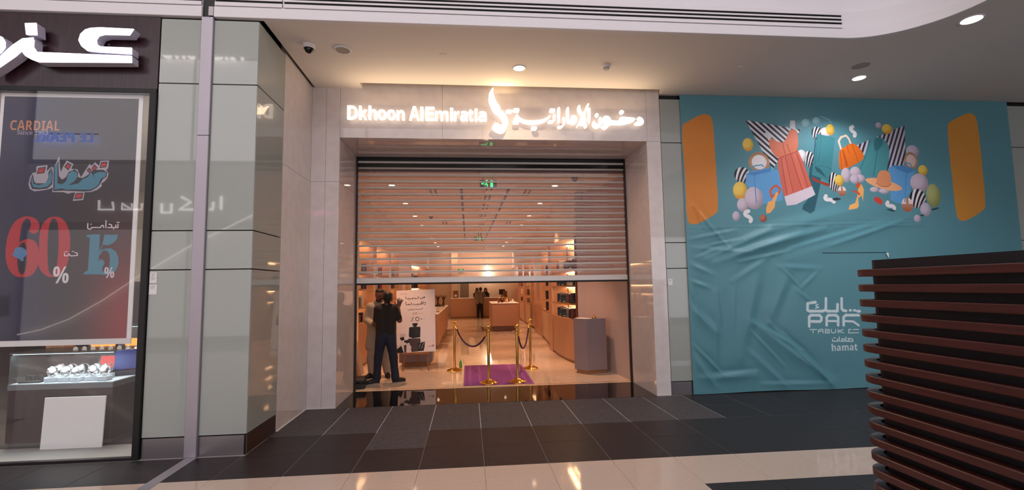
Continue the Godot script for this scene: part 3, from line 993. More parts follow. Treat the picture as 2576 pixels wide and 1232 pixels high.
# ---------------------------------------------------------------- granite portal of the shop
func shopfront():
	var w = struct("wall_front", "polished pinkish grey granite portal round the shop opening", "wall")
	var g = M("granite")
	var e = 0.0012
	# rough wall behind the slabs
	var core = M("plaster")
	slab(w, "core", Vector3(-2.75, 0, -1.14), Vector3(-1.965, 4.7, -0.045), core, 0.0)
	slab(w, "core", Vector3(-2.75, 0, -0.05), Vector3(-2.385, 5.1, 1.06), core, 0.0)
	slab(w, "core", Vector3(2.925, 0, -1.14), Vector3(3.46, 4.7, -0.1), core, 0.0)
	slab(w, "core", Vector3(-2.75, 4.05, -1.14), Vector3(3.6, 5.1, -0.045), core, 0.0)
	for q in [
		# side wall left of the portal
		[-2.385, 0.0, 0.002, -2.345, 3.32, 1.068], [-2.385, 3.323, 0.002, -2.345, 4.79, 1.068],
		# left pier, two slabs wide
		[-2.345, 0.0, -0.04, -2.135, 3.33, 0], [-2.345, 3.333, -0.04, -2.135, 4.79, 0], [-2.132, 0.0, -0.04, -1.93, 3.33, 0], [-2.132, 3.333, -0.04, -1.93, 4.95, 0],
		# head over the opening
		[-1.927, 4.01, -0.04, -0.384, 5.05, 0], [-0.381, 4.01, -0.04, 2.89, 5.05, 0],
		# right pier
		[2.88, 0.0, -0.1, 3.112, 4.008, 0], [2.893, 4.011, -0.1, 3.112, 4.95, 0],
		# reveals
		[-1.965, 0.0, -1.085, -1.93, 3.33, -0.041], [-1.965, 3.333, -1.085, -1.93, 4.01, -0.041],
		[2.88, 0.0, -1.085, 2.92, 1.747, -0.101], [2.88, 1.75, -1.085, 2.92, 3.855, -0.101], [2.88, 3.858, -1.085, 2.92, 4.01, -0.101],
		# underside of the head
		[-1.93, 4.01, -0.73, 2.88, 4.05, -0.041], [-1.93, 4.01, -1.085, 2.88, 4.05, -0.733]]:
		slab(w, "granite_slab", Vector3(q[0], q[1], q[2]), Vector3(q[3], q[4], q[5]), g, e)
	slab(w, "threshold_slab", Vector3(-1.93, -0.05, -1.085), Vector3(1.38, 0.0, 0.006), M("black_granite"), e)
	slab(w, "threshold_slab", Vector3(1.382, -0.05, -1.085), Vector3(2.88, 0.0, 0.006), M("black_granite"), e)
	# pale sealant bead at the foot of the walls
	slab(w, "sealant", Vector3(-2.345, 0, 0.0), Vector3(-2.333, 0.006, 1.07), M("white_card"), 0.0)
	slab(w, "sealant", Vector3(-2.345, 0, 0.0), Vector3(-1.93, 0.006, 0.012), M("white_card"), 0.0)

# ---------------------------------------------------------------- glass-clad column and piers
func clad(w, x0: float, x1: float, z: float, rows: Array, skirt: float):
	for i in rows.size() - 1:
		slab(w, "glass_panel", Vector3(x0, rows[i] + 0.006, z - 0.03), Vector3(x1, rows[i + 1] - 0.006, z), M("clad_glass"), 0.0015)
	slab(w, "steel_skirting", Vector3(x0, 0, z - 0.03), Vector3(x1, skirt, z - 0.004), M("steel"), 0.002)

func piers():
	var w = struct("wall_left_column", "column clad in pale green back-painted glass left of the portal", "column")
	slab(w, "core", Vector3(-3.39, 0, 1.1), Vector3(-2.39, 4.95, 1.82), M("black"), 0.0)
	var rows = [0.206, 1.951, 2.374, 4.016, 4.765]
	clad(w, -3.387, -2.954, 1.86, rows, 0.2)
	clad(w, -2.826, -2.348, 1.86, rows, 0.2)
	for i in 4:
		slab(w, "glass_panel", Vector3(-2.375, rows[i] + 0.006, 1.074), Vector3(-2.345, rows[i + 1] - 0.006, 1.852), M("clad_glass"), 0.0015)
	slab(w, "steel_skirting", Vector3(-2.375, 0, 1.074), Vector3(-2.349, 0.2, 1.856), mat("copper_steel", Color(0.42, 0.33, 0.31), 0.3, 0.85), 0.002)
	var t = thing("joint_cover_strip", "grey aluminium joint cover strip running up the clad column", "joint cover", Vector3(-2.89, 0, 1.868))
	part(t, "strip", bx(0.124, 3.42, 0.05, 0.004), M("aluminium"), Vector3(0, 1.71, 0))
	part(t, "strip", bx(0.124, 1.36, 0.05, 0.004), M("aluminium"), Vector3(0, 4.103, 0))
	var r = struct("wall_right_pier", "narrow pier clad in pale green glass between portal and banner", "pier")
	slab(r, "core", Vector3(3.115, 0, -0.3), Vector3(3.5, 4.79, -0.035), M("black"), 0.0)
	clad(r, 3.12, 3.47, 0.0, [0.206, 1.958, 2.366, 3.99, 4.72], 0.2)
	var f = struct("wall_far_pier", "pale green glass pier beyond the right end of the banner", "pier")
	slab(f, "core", Vector3(9.3, 0, -0.3), Vector3(10.3, 4.79, -0.035), M("black"), 0.0)
	clad(f, 9.33, 10.2, -0.004, [0.206, 1.958, 2.36, 3.985, 4.73], 0.2)
	slab(f, "wall_slab", Vector3(10.2, 0, -0.3), Vector3(16.2, 4.79, 0.0), M("plaster"), 0.0)
	slab(f, "wall_slab", Vector3(3.46, 0, -0.3), Vector3(9.33, 4.79, -0.06), M("plaster"), 0.0)
	# notices stuck to the glass
	notice("wall_notice", "upper white notice card on the clad column beside the store window", Vector3(-3.345, 1.87, 1.8625), 0.072, 0.115, 5)
	notice("wall_notice", "lower white notice card on the clad column, below another card", Vector3(-3.342, 1.745, 1.8625), 0.078, 0.105, 3)
	notice("wall_notice", "small white notice card on the narrow pier by the teal banner", Vector3(3.17, 1.745, 0.0025), 0.072, 0.1, 3)

func notice(called: String, label: String, at: Vector3, w: float, h: float, lines: int):
	var c = Canvas.new(64, 96, Color(0.87, 0.87, 0.86))
	for i in lines:
		c.line(PackedVector2Array([Vector2(12, 14 + i * 13), Vector2(52 - (i % 3) * 8, 14 + i * 13)]), 3.0, Color(0.35, 0.35, 0.38))
	var t = thing(called, label, "notice", at, 0.0, "notice cards")
	part(t, "card", bx(w, h, 0.003, 0.0), M("white_card"))
	part(t, "print", face(w * 0.96, h * 0.96), print_mat("notice %d %.2f" % [lines, at.x], c), Vector3(0, 0, 0.0019))

# ---------------------------------------------------------------- roller shutter
func shutter():
	var t = thing("roller_shutter", "half-lowered roller shutter of grey aluminium bars and clear panes", "roller shutter", Vector3(0.475, 0, -1.115))
	var a = M("shutter_alu")
	var w = 4.79
	for x in [-2.4, 2.4]:
		part(t, "guide_rail", bx(0.05, 4.0, 0.06, 0.004), mat("guide", Color(0.22, 0.18, 0.17), 0.4, 0.5), Vector3(x, 2.0, 0.01))
	part(t, "head_plate", bx(w, 0.1, 0.02), M("black"), Vector3(0, 3.99, -0.03))
	part(t, "slat", bx(w, 0.038, 0.03, 0.006), a, Vector3(0, 3.925, 0))
	var ys = [3.82]
	for i in 17: ys.append(3.697 - 0.11325 * i)
	for y in ys:
		var st = begin()
		add_box(st, Vector3(0, 0.004, 0), Vector3(w, 0.017, 0.022), Basis.IDENTITY, 0.005)
		add_box(st, Vector3(0, -0.011, -0.002), Vector3(w, 0.012, 0.016), Basis.IDENTITY, 0.004)
		if not boxes.has("slat"): boxes["slat"] = done(st)
		part(t, "slat", boxes["slat"], a, Vector3(0, y, 0))
	# upper dark row: perforated opaque panels
	for k in 16:
		var x0 = -1.797 + 0.314 * (k - 1) - 0.475
		var x1 = minf(x0 + 0.311, 2.39)
		x0 = maxf(x0, -2.39)
		if x1 - x0 < 0.02: continue
		part(t, "dark_panel", bx(x1 - x0, 0.07, 0.006, 0.0), M("black_gloss"), Vector3((x0 + x1) / 2, 3.865, -0.004))
	# clear panes, each slightly bellied as the real ones are
	for i in ys.size():
		var y1: float = ys[i] - 0.017
		var y0: float = (ys[i + 1] if i + 1 < ys.size() else 1.765) + 0.012
		if i + 1 >= ys.size(): y0 = 1.89
		if y1 - y0 < 0.02: continue
		for k in 16:
			var x0 = -1.797 + 0.314 * (k - 1) - 0.475
			var x1 = minf(x0 + 0.312, 2.385)
			x0 = maxf(x0, -2.385)
			if x1 - x0 < 0.02: continue
			var key = "pane %.3f %.3f" % [x1 - x0, y1 - y0]
			if not boxes.has(key):
				var st = SurfaceTool.new()
				st.begin(Mesh.PRIMITIVE_TRIANGLES)
				st.set_smooth_group(0)
				var hw = (x1 - x0) / 2
				for j in 6:
					var u0 = float(j) / 6
					var u1 = float(j + 1) / 6
					var a0 = Vector3(-hw, lerpf(y0, y1, u0) - (y0 + y1) / 2, 0.006 * sin(PI * u0))
					var a1 = Vector3(-hw, lerpf(y0, y1, u1) - (y0 + y1) / 2, 0.006 * sin(PI * u1))
					var b0 = Vector3(hw, a0.y, a0.z)
					var b1 = Vector3(hw, a1.y, a1.z)
					for v in [a0, a1, b1, a0, b1, b0]: st.add_vertex(v)
				boxes[key] = done(st)
			part(t, "pane", boxes[key], M("poly"), Vector3((x0 + x1) / 2, (y0 + y1) / 2, -0.002), Vector3(rng.randf_range(-0.012, 0.012), rng.randf_range(-0.006, 0.006), 0))
	part(t, "bottom_rail", bx(w, 0.088, 0.045, 0.006), mat("rail_alu", Color(0.80, 0.78, 0.77), 0.35, 0.2), Vector3(0, 1.846, 0.005))
	part(t, "rubber_seal", bx(w + 0.02, 0.026, 0.04, 0.006), M("rubber"), Vector3(0, 1.789, 0.005))

# ---------------------------------------------------------------- shell of the shop
func shop_shell():
	var sp = M("shop_paint")
	var f = struct("floor_shop", "polished beige marble floor inside the shop", "floor")
	slab(f, "marble_slab", Vector3(-3.0, -0.06, -22.0), Vector3(3.6, 0.0, -1.088), M("marble"), 0.0)
	slab(f, "metal_strip", Vector3(-1.93, -0.04, -1.2), Vector3(2.88, 0.0015, -1.176), M("brass"), 0.0)
	var c = struct("ceiling_shop", "pale plaster ceiling inside the shop", "ceiling")
	slab(c, "ceiling_slab", Vector3(-3.0, 3.76, -22.0), Vector3(3.6, 3.9, -1.19), sp, 0.0)
	slab(c, "shutter_housing", Vector3(-3.0, 3.76, -1.19), Vector3(3.6, 4.05, -1.15), M("black"), 0.0)
	var b = struct("wall_shop_back", "pale rear wall of the shop", "wall")
	slab(b, "wall_slab", Vector3(-3.0, 0, -21.8), Vector3(3.6, 4.05, -21.6), sp, 0.0)
	slab(b, "door_leaf", Vector3(-0.5, 0, -21.6), Vector3(0.02, 2.3, -21.56), mat("grey_door", Color(0.50, 0.46, 0.42), 0.5), 0.004)
	slab(b, "door_frame", Vector3(-0.56, 0, -21.6), Vector3(-0.5, 2.36, -21.54), M("white_paint"), 0.004)
	slab(b, "door_frame", Vector3(0.02, 0, -21.6), Vector3(0.08, 2.36, -21.54), M("white_paint"), 0.004)
	slab(b, "door_frame", Vector3(-0.5, 2.3, -21.6), Vector3(0.02, 2.36, -21.54), M("white_paint"), 0.004)
	slab(b, "corner_pilaster", Vector3(-1.0, 0, -21.6), Vector3(-0.62, 3.76, -21.2), sp, 0.004)
	var l = struct("wall_shop_left", "pale left wall of the shop", "wall")
	slab(l, "wall_slab", Vector3(-3.0, 0, -22.0), Vector3(-2.8, 4.05, -1.1), sp, 0.0)
	slab(l, "wall_return", Vector3(-2.8, 0, -3.2), Vector3(-2.33, 3.76, -1.19), sp, 0.004)
	slab(l, "bulkhead", Vector3(-2.8, 2.79, -21.6), Vector3(-2.33, 3.76, -3.2), sp, 0.004)
	var r = struct("wall_shop_right", "pale right wall of the shop with a deep bulkhead", "wall")
	slab(r, "wall_slab", Vector3(3.4, 0, -22.0), Vector3(3.6, 4.05, -1.1), sp, 0.0)
	part(r, "wall_return", plan(v2([2.9, -1.19, 3.4, -1.19, 3.4, -3.04, 2.44, -3.04, 2.36, -2.96, 2.36, -2.9, 2.5, -2.8, 2.78, -2.35]), 0.0, 3.76), mat("return_paint", Color(0.69, 0.62, 0.60), 0.6))
	part(r, "bulkhead", plan(v2([2.36, -3.04, 2.21, -3.775, 2.17, -4.4, 2.18, -5.15, 2.26, -5.65, 2.46, -8.7, 2.63, -10.6, 2.63, -21.6, 3.4, -21.6, 3.4, -3.04]), 2.79, 3.76), sp)
	var rc = thing("wall_washer", "warm light strip along the ceiling in front of the shop's rear wall", "light strip", Vector3(0.5, 3.74, -20.7))
	part(rc, "channel", bx(4.2, 0.03, 0.1), M("white_paint"), Vector3(0, 0.005, 0))
	part(rc, "diffuser", bx(4.1, 0.01, 0.07, 0.0), M("led_soft"), Vector3(0, -0.014, 0))
	area("RearWash", Vector3(0.5, 3.71, -20.7), Vector3(-75, 0, 0), Vector2(4.1, 0.07), WARM, 4.5)
	# downlights in two rows
	var dl = null
	for row in 2:
		for k in 8:
			var at = Vector3([-1.5, 1.78][row], 3.76, -2.22 - 2.08 * k)
			var lb = "recessed warm downlight in the shop ceiling, %s row, %s from the shutter" % [["left", "right"][row], ["first", "second", "third", "fourth", "fifth", "sixth", "seventh", "eighth"][k]]
			if dl == null:
				dl = thing("shop_downlight", lb, "downlight", at, 0.0, "downlights in the shop ceiling")
				part(dl, "trim_ring", lathe([Vector2(0.062, 0.0), Vector2(0.06, -0.012), Vector2(0.085, -0.012), Vector2(0.09, 0.0)], 20), M("white_paint"))
				part(dl, "lamp", lathe([Vector2(0.0, -0.007), Vector2(0.062, -0.007), Vector2(0.062, -0.002)], 20), M("lamp_warm"))
			else:
				dup(dl, at, 0.0, lb)
			spot("ShopDownlight", at + Vector3(0, -0.03, 0), WARM, 9.0, 30.0, 0.06)
	# black ceiling slots and paired spot slots
	var names = ["left", "right"]
	for s in 2:
		var t = thing("ceiling_track", "broken black lighting track in the shop ceiling, %s of the exit sign" % names[s], "lighting track", Vector3([-0.13, 0.86][s], 3.76, 0))
		for k in 7:
			var z = -2.72 - 1.6 * k
			part(t, "track_section", bx(0.05, 0.016, 1.25), M("black"), Vector3(-0.01 * k * (s * 2.0), -0.006, z - 0.5))
	var ord = ["first", "second", "third", "fourth", "fifth", "sixth"]
	var pr = null
	for q in [[-0.73, -3.0, "left", 0], [-0.73, -7.9, "left", 1], [1.29, -3.0, "right", 0], [1.3, -7.9, "right", 1], [0.45, -2.4, "middle", 0], [0.45, -3.5, "middle", 1], [0.45, -4.85, "middle", 2], [0.45, -6.3, "middle", 3], [0.45, -8.6, "middle", 4], [0.45, -11.2, "middle", 5]]:
		var lb = "pair of short black slots in the shop ceiling, %s line, %s from the shutter" % [q[2], ord[q[3]]]
		var at = Vector3(q[0], 3.76, q[1])
		if pr == null:
			pr = thing("ceiling_slot_pair", lb, "ceiling slot", at, 0.0, "paired black ceiling slots")
			for x in [-0.05, 0.05]:
				part(pr, "slot", bx(0.035, 0.014, 0.6), M("black"), Vector3(x, -0.005, 0))
		else: dup(pr, at, 0.0, lb)
	# exit signs and dome camera
	exit_sign("first green exit sign hanging just behind the shutter", Vector3(0.387, 3.76, -1.55), 0.84)
	exit_sign("second green exit sign hanging halfway down the shop", Vector3(0.408, 3.76, -11.84), 0.88)
	exit_sign("small green exit sign high on the rear wall", Vector3(-0.45, 2.84, -21.5), 0.9)
	dome("dome camera on the shop ceiling behind the shutter, right side", Vector3(2.03, 3.76, -1.5), false)
	dome("dome camera on the shop ceiling over the left counters", Vector3(-1.06, 3.76, -6.54), false)
	# lit emblem on the rear wall
	var em = thing("lit_emblem", "glowing flame emblem over a lit square on the shop's rear wall", "sign", Vector3(1.23, 2.29, -21.58))
	part(em, "light_box", bx(0.3, 0.36, 0.06, 0.01), glow("emblem_glow", Color(1, 0.95, 0.85), 5.0), Vector3(0, 0.2, 0.03))
	part(em, "flame", extrude(rounded(v2([-0.14, 0.4, 0.0, 0.42, 0.03, 0.46, -0.05, 0.54, -0.06, 0.68, -0.1, 0.75, -0.16, 0.65, -0.19, 0.52])), 0.0, 0.05), glow("emblem_glow", Color.WHITE, 5.0))
	omni("EmblemLight", Vector3(1.2, 2.5, -21.3), Color(1, 0.93, 0.82), 0.5, 0.15)

func exit_sign(label: String, at: Vector3, k: float):
	var t = thing("exit_sign", label, "exit sign", at, 0.0, "green exit signs")
	for x in [-0.1, 0.1]:
		part(t, "hanger", bx(0.01, 0.05, 0.01), M("steel"), Vector3(x * k, -0.02, 0))
	part(t, "casing", bx(0.4 * k, 0.18 * k, 0.03, 0.004), M("white_paint"), Vector3(0, -0.045 - 0.09 * k, 0))
	part(t, "panel", bx(0.385 * k, 0.165 * k, 0.004, 0.0), mat("exit_green", Color(0.02, 0.13, 0.06), 0.3), Vector3(0, -0.045 - 0.09 * k, 0.016))
	var g = glow("exit_glow", Color(0.25, 1.0, 0.5), 1.6)
	var y = -0.045 - 0.09 * k
	var st = begin()   # the running figure beside the door
	add_lathe(st, [Vector2(0, -0.001), Vector2(0.015, 0.0), Vector2(0, 0.002)], 12, Transform3D(Basis(Vector3.RIGHT, PI / 2), Vector3(-0.008, 0.058, 0)))
	for q in [[-0.012, 0.04, -0.02, -0.005, 0.01], [-0.02, 0.0, -0.045, -0.03, 0.008], [-0.02, 0.0, 0.008, -0.025, 0.008], [0.008, -0.025, -0.004, -0.055, 0.007], [-0.012, 0.035, 0.02, 0.015, 0.006], [-0.012, 0.035, -0.045, 0.018, 0.006]]:
		var a = Vector2(q[0], q[1])
		var b = Vector2(q[2], q[3])
		var o: Vector2 = (b - a).orthogonal().normalized() * q[4]
		add_extrude(st, PackedVector2Array([a + o, b + o, b - o, a - o]), 0.0, 0.002)
	part(t, "runner_figure", done(st), g, Vector3(-0.02, y, 0.019))
	part(t, "door_symbol", bx(0.05, 0.12, 0.002, 0.0), g, Vector3(0.075 * k, y, 0.019))
	part(t, "arrow", extrude(v2([-0.03, 0.0, 0.0, 0.03, 0.0, 0.01, 0.04, 0.01, 0.04, -0.01, 0.0, -0.01, 0.0, -0.03], k), 0.0, 0.002), g, Vector3(-0.13 * k, y, 0.018))

func dome(label: String, at: Vector3, white: bool):
	var t = thing("dome_camera", label, "camera", at, 0.0, "dome cameras")
	part(t, "housing", lathe([Vector2(0.062, 0.0), Vector2(0.06, -0.03), Vector2(0.05, -0.04)], 24), M("white_paint") if white else mat("cam_grey", Color(0.5, 0.45, 0.42), 0.5))
	part(t, "lens_dome", lathe([Vector2(0.046, -0.036), Vector2(0.046, -0.045), Vector2(0.04, -0.065), Vector2(0.026, -0.08), Vector2(0.0, -0.086)], 20, 2.0), M("black_gloss"))

# ---------------------------------------------------------------- jewellery store on the left
func left_store():
	var sh = struct("wall_store_rear", "rear wall of the jewellery store", "wall")
	var pale = mat("store_wall", Color(0.78, 0.74, 0.68), 0.7)
	slab(sh, "rear_wall", Vector3(-14.2, 0, -4.2), Vector3(-3.4, 4.0, -4.0), pale, 0.0)
	slab(sh, "wood_panelling", Vector3(-14.1, 0, -4.0), Vector3(-3.41, 1.95, -3.96), M("wenge"), 0.0)
	sh = struct("wall_store_right", "right side wall of the jewellery store", "wall")
	slab(sh, "side_wall", Vector3(-3.4, 0, -4.2), Vector3(-3.385, 4.0, 1.80), pale, 0.0)
	slab(sh, "wood_panelling", Vector3(-3.42, 0, -3.9), Vector3(-3.401, 1.72, 1.3), M("wenge"), 0.0)
	sh = struct("wall_store_left", "far left side wall of the jewellery store", "wall")
	slab(sh, "side_wall", Vector3(-14.4, 0, -4.2), Vector3(-14.2, 4.9, 1.9), pale, 0.0)
	sh = struct("ceiling_store", "white ceiling of the jewellery store", "ceiling")
	slab(sh, "store_ceiling", Vector3(-14.2, 3.95, -4.0), Vector3(-3.385, 4.05, 1.82), M("plaster"), 0.0)
	sh = struct("floor_store", "grey polished floor of the jewellery store", "floor")
	slab(sh, "store_floor", Vector3(-14.2, -0.05, -4.0), Vector3(-3.385, -0.004, 1.85), mat("store_floor", Color(0.36, 0.35, 0.34), 0.12), 0.0)
	area("StoreLight", Vector3(-5.2, 3.9, 0.2), Vector3(-90, 0, 0), Vector2(2.0, 1.0), Color(1, 0.94, 0.87), 16.0)
	# fascia
	var fs = struct("trim_2", "dark plum wood fascia over the jewellery store window", "fascia")
	slab(fs, "wood_panel", Vector3(-14.2, 3.945, 1.78), Vector3(-3.4, 4.775, 1.86), M("wenge"), 0.003)
	slab(fs, "edge_strip", Vector3(-14.2, 3.895, 1.78), Vector3(-3.4, 3.942, 1.875), M("black"), 0.003)
	# illuminated sign letters
	var sg = thing("store_sign", "large glowing white raised Arabic letters on the dark plum fascia", "sign", Vector3(0, 0, 0))
	for q in LEFT_SIGN_SHAPES:
		var p = v2(q, 0.001)
		part(sg, "letter", extrude(p, 1.90, 2.0), mat("letter_side", Color(0.72, 0.70, 0.76), 0.4))
		part(sg, "letter_face", extrude(p, 2.0, 2.012), glow("face_glow", Color(0.95, 0.93, 1.0), 3.0))
		var c = Vector2.ZERO
		for v in p: c += v / p.size()
		part(sg, "stand_off", tube([Vector3(c.x, c.y, 1.86), Vector3(c.x, c.y, 1.905)], 0.01, 6), M("steel"))
	area("StoreSignLight", Vector3(-4.2, 4.45, 2.06), Vector3(0, 180, 0), Vector2(1.4, 0.5), Color(0.93, 0.92, 1.0), 0.5)
	# the window
	var w = struct("window_1", "dark framed shop window of the jewellery store", "window")
	slab(w, "frame", Vector3(-3.46, 0, 1.80), Vector3(-3.392, 3.895, 1.89), M("black"), 0.004)
	slab(w, "frame", Vector3(-14.0, 0, 1.83), Vector3(-3.46, 0.03, 1.89), mat("dark_frame", Color(0.10, 0.075, 0.08), 0.4), 0.004)
	part(w, "pane", face(4.74, 3.865), M("pane"), Vector3(-5.83, 1.9625, 1.87))
	part(w, "pane", face(5.8, 3.865), M("pane"), Vector3(-11.11, 1.9625, 1.87))
	# sale poster behind the glass
	var cw = 1024
	var k = cw / 1.36
	var chh = int(2.62 * k)
	var lo = Image.create(48, 92, false, Image.FORMAT_RGB8)
	for y in 92:
		for x in 48:
			var u = x / 47.0
			var v = y / 91.0
			var c = Color(0.05, 0.065, 0.22).lerp(Color(0.075, 0.025, 0.06), smoothstep(0.25, 0.65, u))
			c = c.lerp(Color(0.50, 0.018, 0.055), smoothstep(0.45, 1.0, u) * smoothstep(0.30, 0.95, v))
			lo.set_pixel(x, y, c)
	lo.resize(cw, chh, Image.INTERPOLATE_CUBIC)
	var cv2 = Canvas.new(8, 8, Color.BLACK)
	cv2.im = lo
	cv2.w = cw
	cv2.h = chh
	var inks = {"white": Color(0.62, 0.60, 0.64), "dark": Color(0.05, 0.05, 0.12), "teal": Color(0.20, 0.47, 0.56), "black": Color(0.06, 0.05, 0.09), "red": Color(0.66, 0.09, 0.14), "rose": Color(0.30, 0.48, 0.66)}
	for s in POSTER_SHAPES:
		var p = PackedVector2Array()
		for v in v2(s[2], 0.001): p.append(Vector2((v.x + 4.985) * k, (3.855 - v.y) * k))
		if s[1] == 1: p = rounded(p, 2)
		cv2.fill(p, inks[s[0]])
	for s in POSTER_STROKES:
		var p = PackedVector2Array()
		for v in v2(s[1], 0.001): p.append(Vector2((v.x + 4.985) * k, (3.855 - v.y) * k))
		cv2.line(p, s[0] * 0.001 * k * 1.3, Color(0.80, 0.78, 0.80))
	cv2.text(letters("CARDIAL", 0.15 * k, 0.0, 700), Vector2(0.075 * k, 0.322 * k), Color(0.72, 0.46, 0.30), 0.80)
	cv2.text(letters("Since 1963", 0.062 * k, 0.0, 400, "Droid Serif"), Vector2(0.15 * k, 0.40 * k), Color(0.70, 0.68, 0.70))
	cv2.text(letters("%", 0.24 * k, 0.0, 700), Vector2(0.60 * k, 1.945 * k), Color(0.82, 0.80, 0.82), 0.8)
	cv2.text(letters("%", 0.155 * k, 0.0, 700), Vector2(1.105 * k, 1.925 * k), Color(0.78, 0.74, 0.76), 0.8)
	var ps = thing("sale_poster", "large dark blue and red Arabic sale poster with 60% and 15% in the store window", "poster", Vector3(-4.305, 2.545, 1.80))
	part(ps, "backing_board", bx(1.44, 2.72, 0.01, 0.0), M("white_card"), Vector3(0.005, -0.01, -0.008))
	part(ps, "print", face(1.36, 2.62), print_mat("sale poster", cv2, 0.35))
	notice("wall_notice", "white notice card on the store window glass over the left edge of the sale poster", Vector3(-4.90, 1.60, 1.875), 0.14, 0.21, 5)
	# display cases
	display_case(thing("display_case", "lit glass watch display case on a dark wooden plinth behind the window", "display case", Vector3(-4.62, 0, 1.03)), 1.1)
	var wp = thing("white_panel", "plain white board leaning against the plinth of the watch display case", "board", Vector3(-4.42, -0.004, 1.36))
	part(wp, "board", bx(0.64, 0.56, 0.015), M("white_card"), Vector3(0, 0.28, 0), Vector3(-0.04, 0, 0))
	# watches on stands
	var wt = null
	var spots = [[-4.80, 1.20, 0.3], [-4.66, 1.19, 0.1], [-4.52, 1.20, -0.2], [-4.38, 1.18, 0.3], [-4.235, 1.20, 0.0], [-4.32, 1.04, -0.2], [-4.87, 1.01, 0.2], [-4.73, 1.02, 0.0], [-4.59, 1.03, -0.1], [-4.45, 1.02, 0.2]]
	var words = ["leftmost", "second", "third", "fourth", "fifth", "sixth", "seventh", "eighth", "ninth", "tenth"]
	var order = spots.duplicate()
	order.sort_custom(func(a, b): return a[0] < b[0])
	for i in order.size():
		var s: Array = order[i]
		var lb = "silver bracelet watch on a grey stand in the lit case, %s%s" % [words[i], " from the left" if i else " of its row"]
		if wt == null:
			wt = thing("watch", lb, "watch", Vector3(s[0], 0.705, s[1]), s[2], "watches in the lit display case")
			wt.scale = Vector3.ONE * 1.55
			part(wt, "stand", bx(0.075, 0.035, 0.07, 0.006), mat("stand_grey", Color(0.66, 0.68, 0.70), 0.6), Vector3(0, 0.0175, 0))
			var ring = []
			for a in 25: ring.append(Vector3(0.034 * cos(TAU * a / 24), 0.075 + 0.036 * sin(TAU * a / 24), 0.0))
			var st = begin()
			for a in 24: add_box(st, (ring[a] + ring[a + 1]) * 0.5, Vector3(0.0085, 0.004, 0.02), Basis(Vector3(0, 0, 1), TAU * (a + 0.5) / 24 + PI / 2), 0.001)
			var rt = Vector3(0, PI / 2 - 0.4, 0)
			part(wt, "bracelet", done(st), mat("watch_steel", Color(0.86, 0.87, 0.88), 0.2, 0.95), Vector3.ZERO, rt)
			part(wt, "watch_case", lathe([Vector2(0.0, 0.0), Vector2(0.02, 0.0), Vector2(0.023, 0.003), Vector2(0.023, 0.008), Vector2(0.019, 0.011)], 20), mats["watch_steel"], Vector3(0.012, 0.085, 0.033), Vector3(1.2, 0.2, 0))
			part(wt, "dial", lathe([Vector2(0.0, 0.0105), Vector2(0.0185, 0.0105), Vector2(0.0185, 0.009)], 20), mat("dial", Color(0.9, 0.9, 0.9), 0.3), Vector3(0.012, 0.085, 0.033), Vector3(1.2, 0.2, 0))
		else:
			dup(wt, Vector3(s[0], 0.705, s[1]), s[2], lb)
	var bxs = thing("watch_box", "open red lined presentation box at the back of the lit watch case", "box", Vector3(-4.48, 0.705, 0.86))
	part(bxs, "base", bx(0.24, 0.06, 0.14), mat("navy_box", Color(0.09, 0.10, 0.16), 0.4), Vector3(0, 0.03, 0))
	part(bxs, "lid", bx(0.24, 0.2, 0.03), mats["navy_box"], Vector3(0, 0.16, -0.08), Vector3(-0.25, 0, 0))
	part(bxs, "lining", bx(0.19, 0.15, 0.006), mat("red_lining", Color(0.80, 0.16, 0.10), 0.5), Vector3(0, 0.155, -0.06), Vector3(-0.25, 0, 0))
	var bb = thing("watch_box", "open royal blue presentation box at the right end of the lit watch case", "box", Vector3(-4.215, 0.705, 0.87), 0.45)
	part(bb, "base", bx(0.26, 0.05, 0.12), mats["navy_box"], Vector3(0, 0.025, 0))
	part(bb, "lid", bx(0.26, 0.24, 0.03), mat("royal_blue", Color(0.06, 0.10, 0.45), 0.4), Vector3(0, 0.18, -0.08), Vector3(-0.2, 0, 0))
	var tr = thing("ring_tray", "black ring tray with small white rings at the left of the lit case", "tray", Vector3(-5.0, 0.705, 1.2), 0.05)
	part(tr, "tray", bx(0.22, 0.025, 0.13, 0.005), M("black"), Vector3(0, 0.0125, 0))
	for i in 3:
		part(tr, "ring_stand", lathe([Vector2(0.03, 0), Vector2(0.024, 0.05), Vector2(0.02, 0.052), Vector2(0.0, 0.052)], 14), M("black"), Vector3(-0.06 + 0.06 * i, 0.025, -0.02 + 0.02 * (i % 2)))
	# things farther back, seen between poster and case and beside the poster
	var cb = thing("back_cabinet", "low dark wooden cabinet behind the watch case, in the jewellery store", "cabinet", Vector3(-5.75, -0.004, -0.85))
	part(cb, "body", bx(1.9, 0.8, 0.5), M("wenge"), Vector3(0, 0.42, 0))
	part(cb, "plinth", bx(1.84, 0.04, 0.44), M("black"), Vector3(0, 0.02, 0))
	part(cb, "top", bx(1.94, 0.025, 0.54), M("black_gloss"), Vector3(0, 0.832, 0))
	var ad = null
	for i in 8:
		var lb = "small lit glass dome on the low dark cabinet, %s from the left" % ORD[i]
		var at = Vector3(-5.98 + 0.125 * i, 0.841, -0.68)
		if ad == null:
			ad = thing("glass_dome", lb, "dome", at, 0.0, "glass domes on the low cabinet")
			part(ad, "base", lathe([Vector2(0, 0), Vector2(0.035, 0), Vector2(0.035, 0.012), Vector2(0, 0.014)], 14), M("black"))
			part(ad, "dome", lathe([Vector2(0.03, 0.013), Vector2(0.03, 0.04), Vector2(0.018, 0.058), Vector2(0, 0.064)], 14, 2.0), glow("dome_glow", Color(1.0, 0.96, 0.92), 0.7))
		else: dup(ad, at, 0.0, lb)
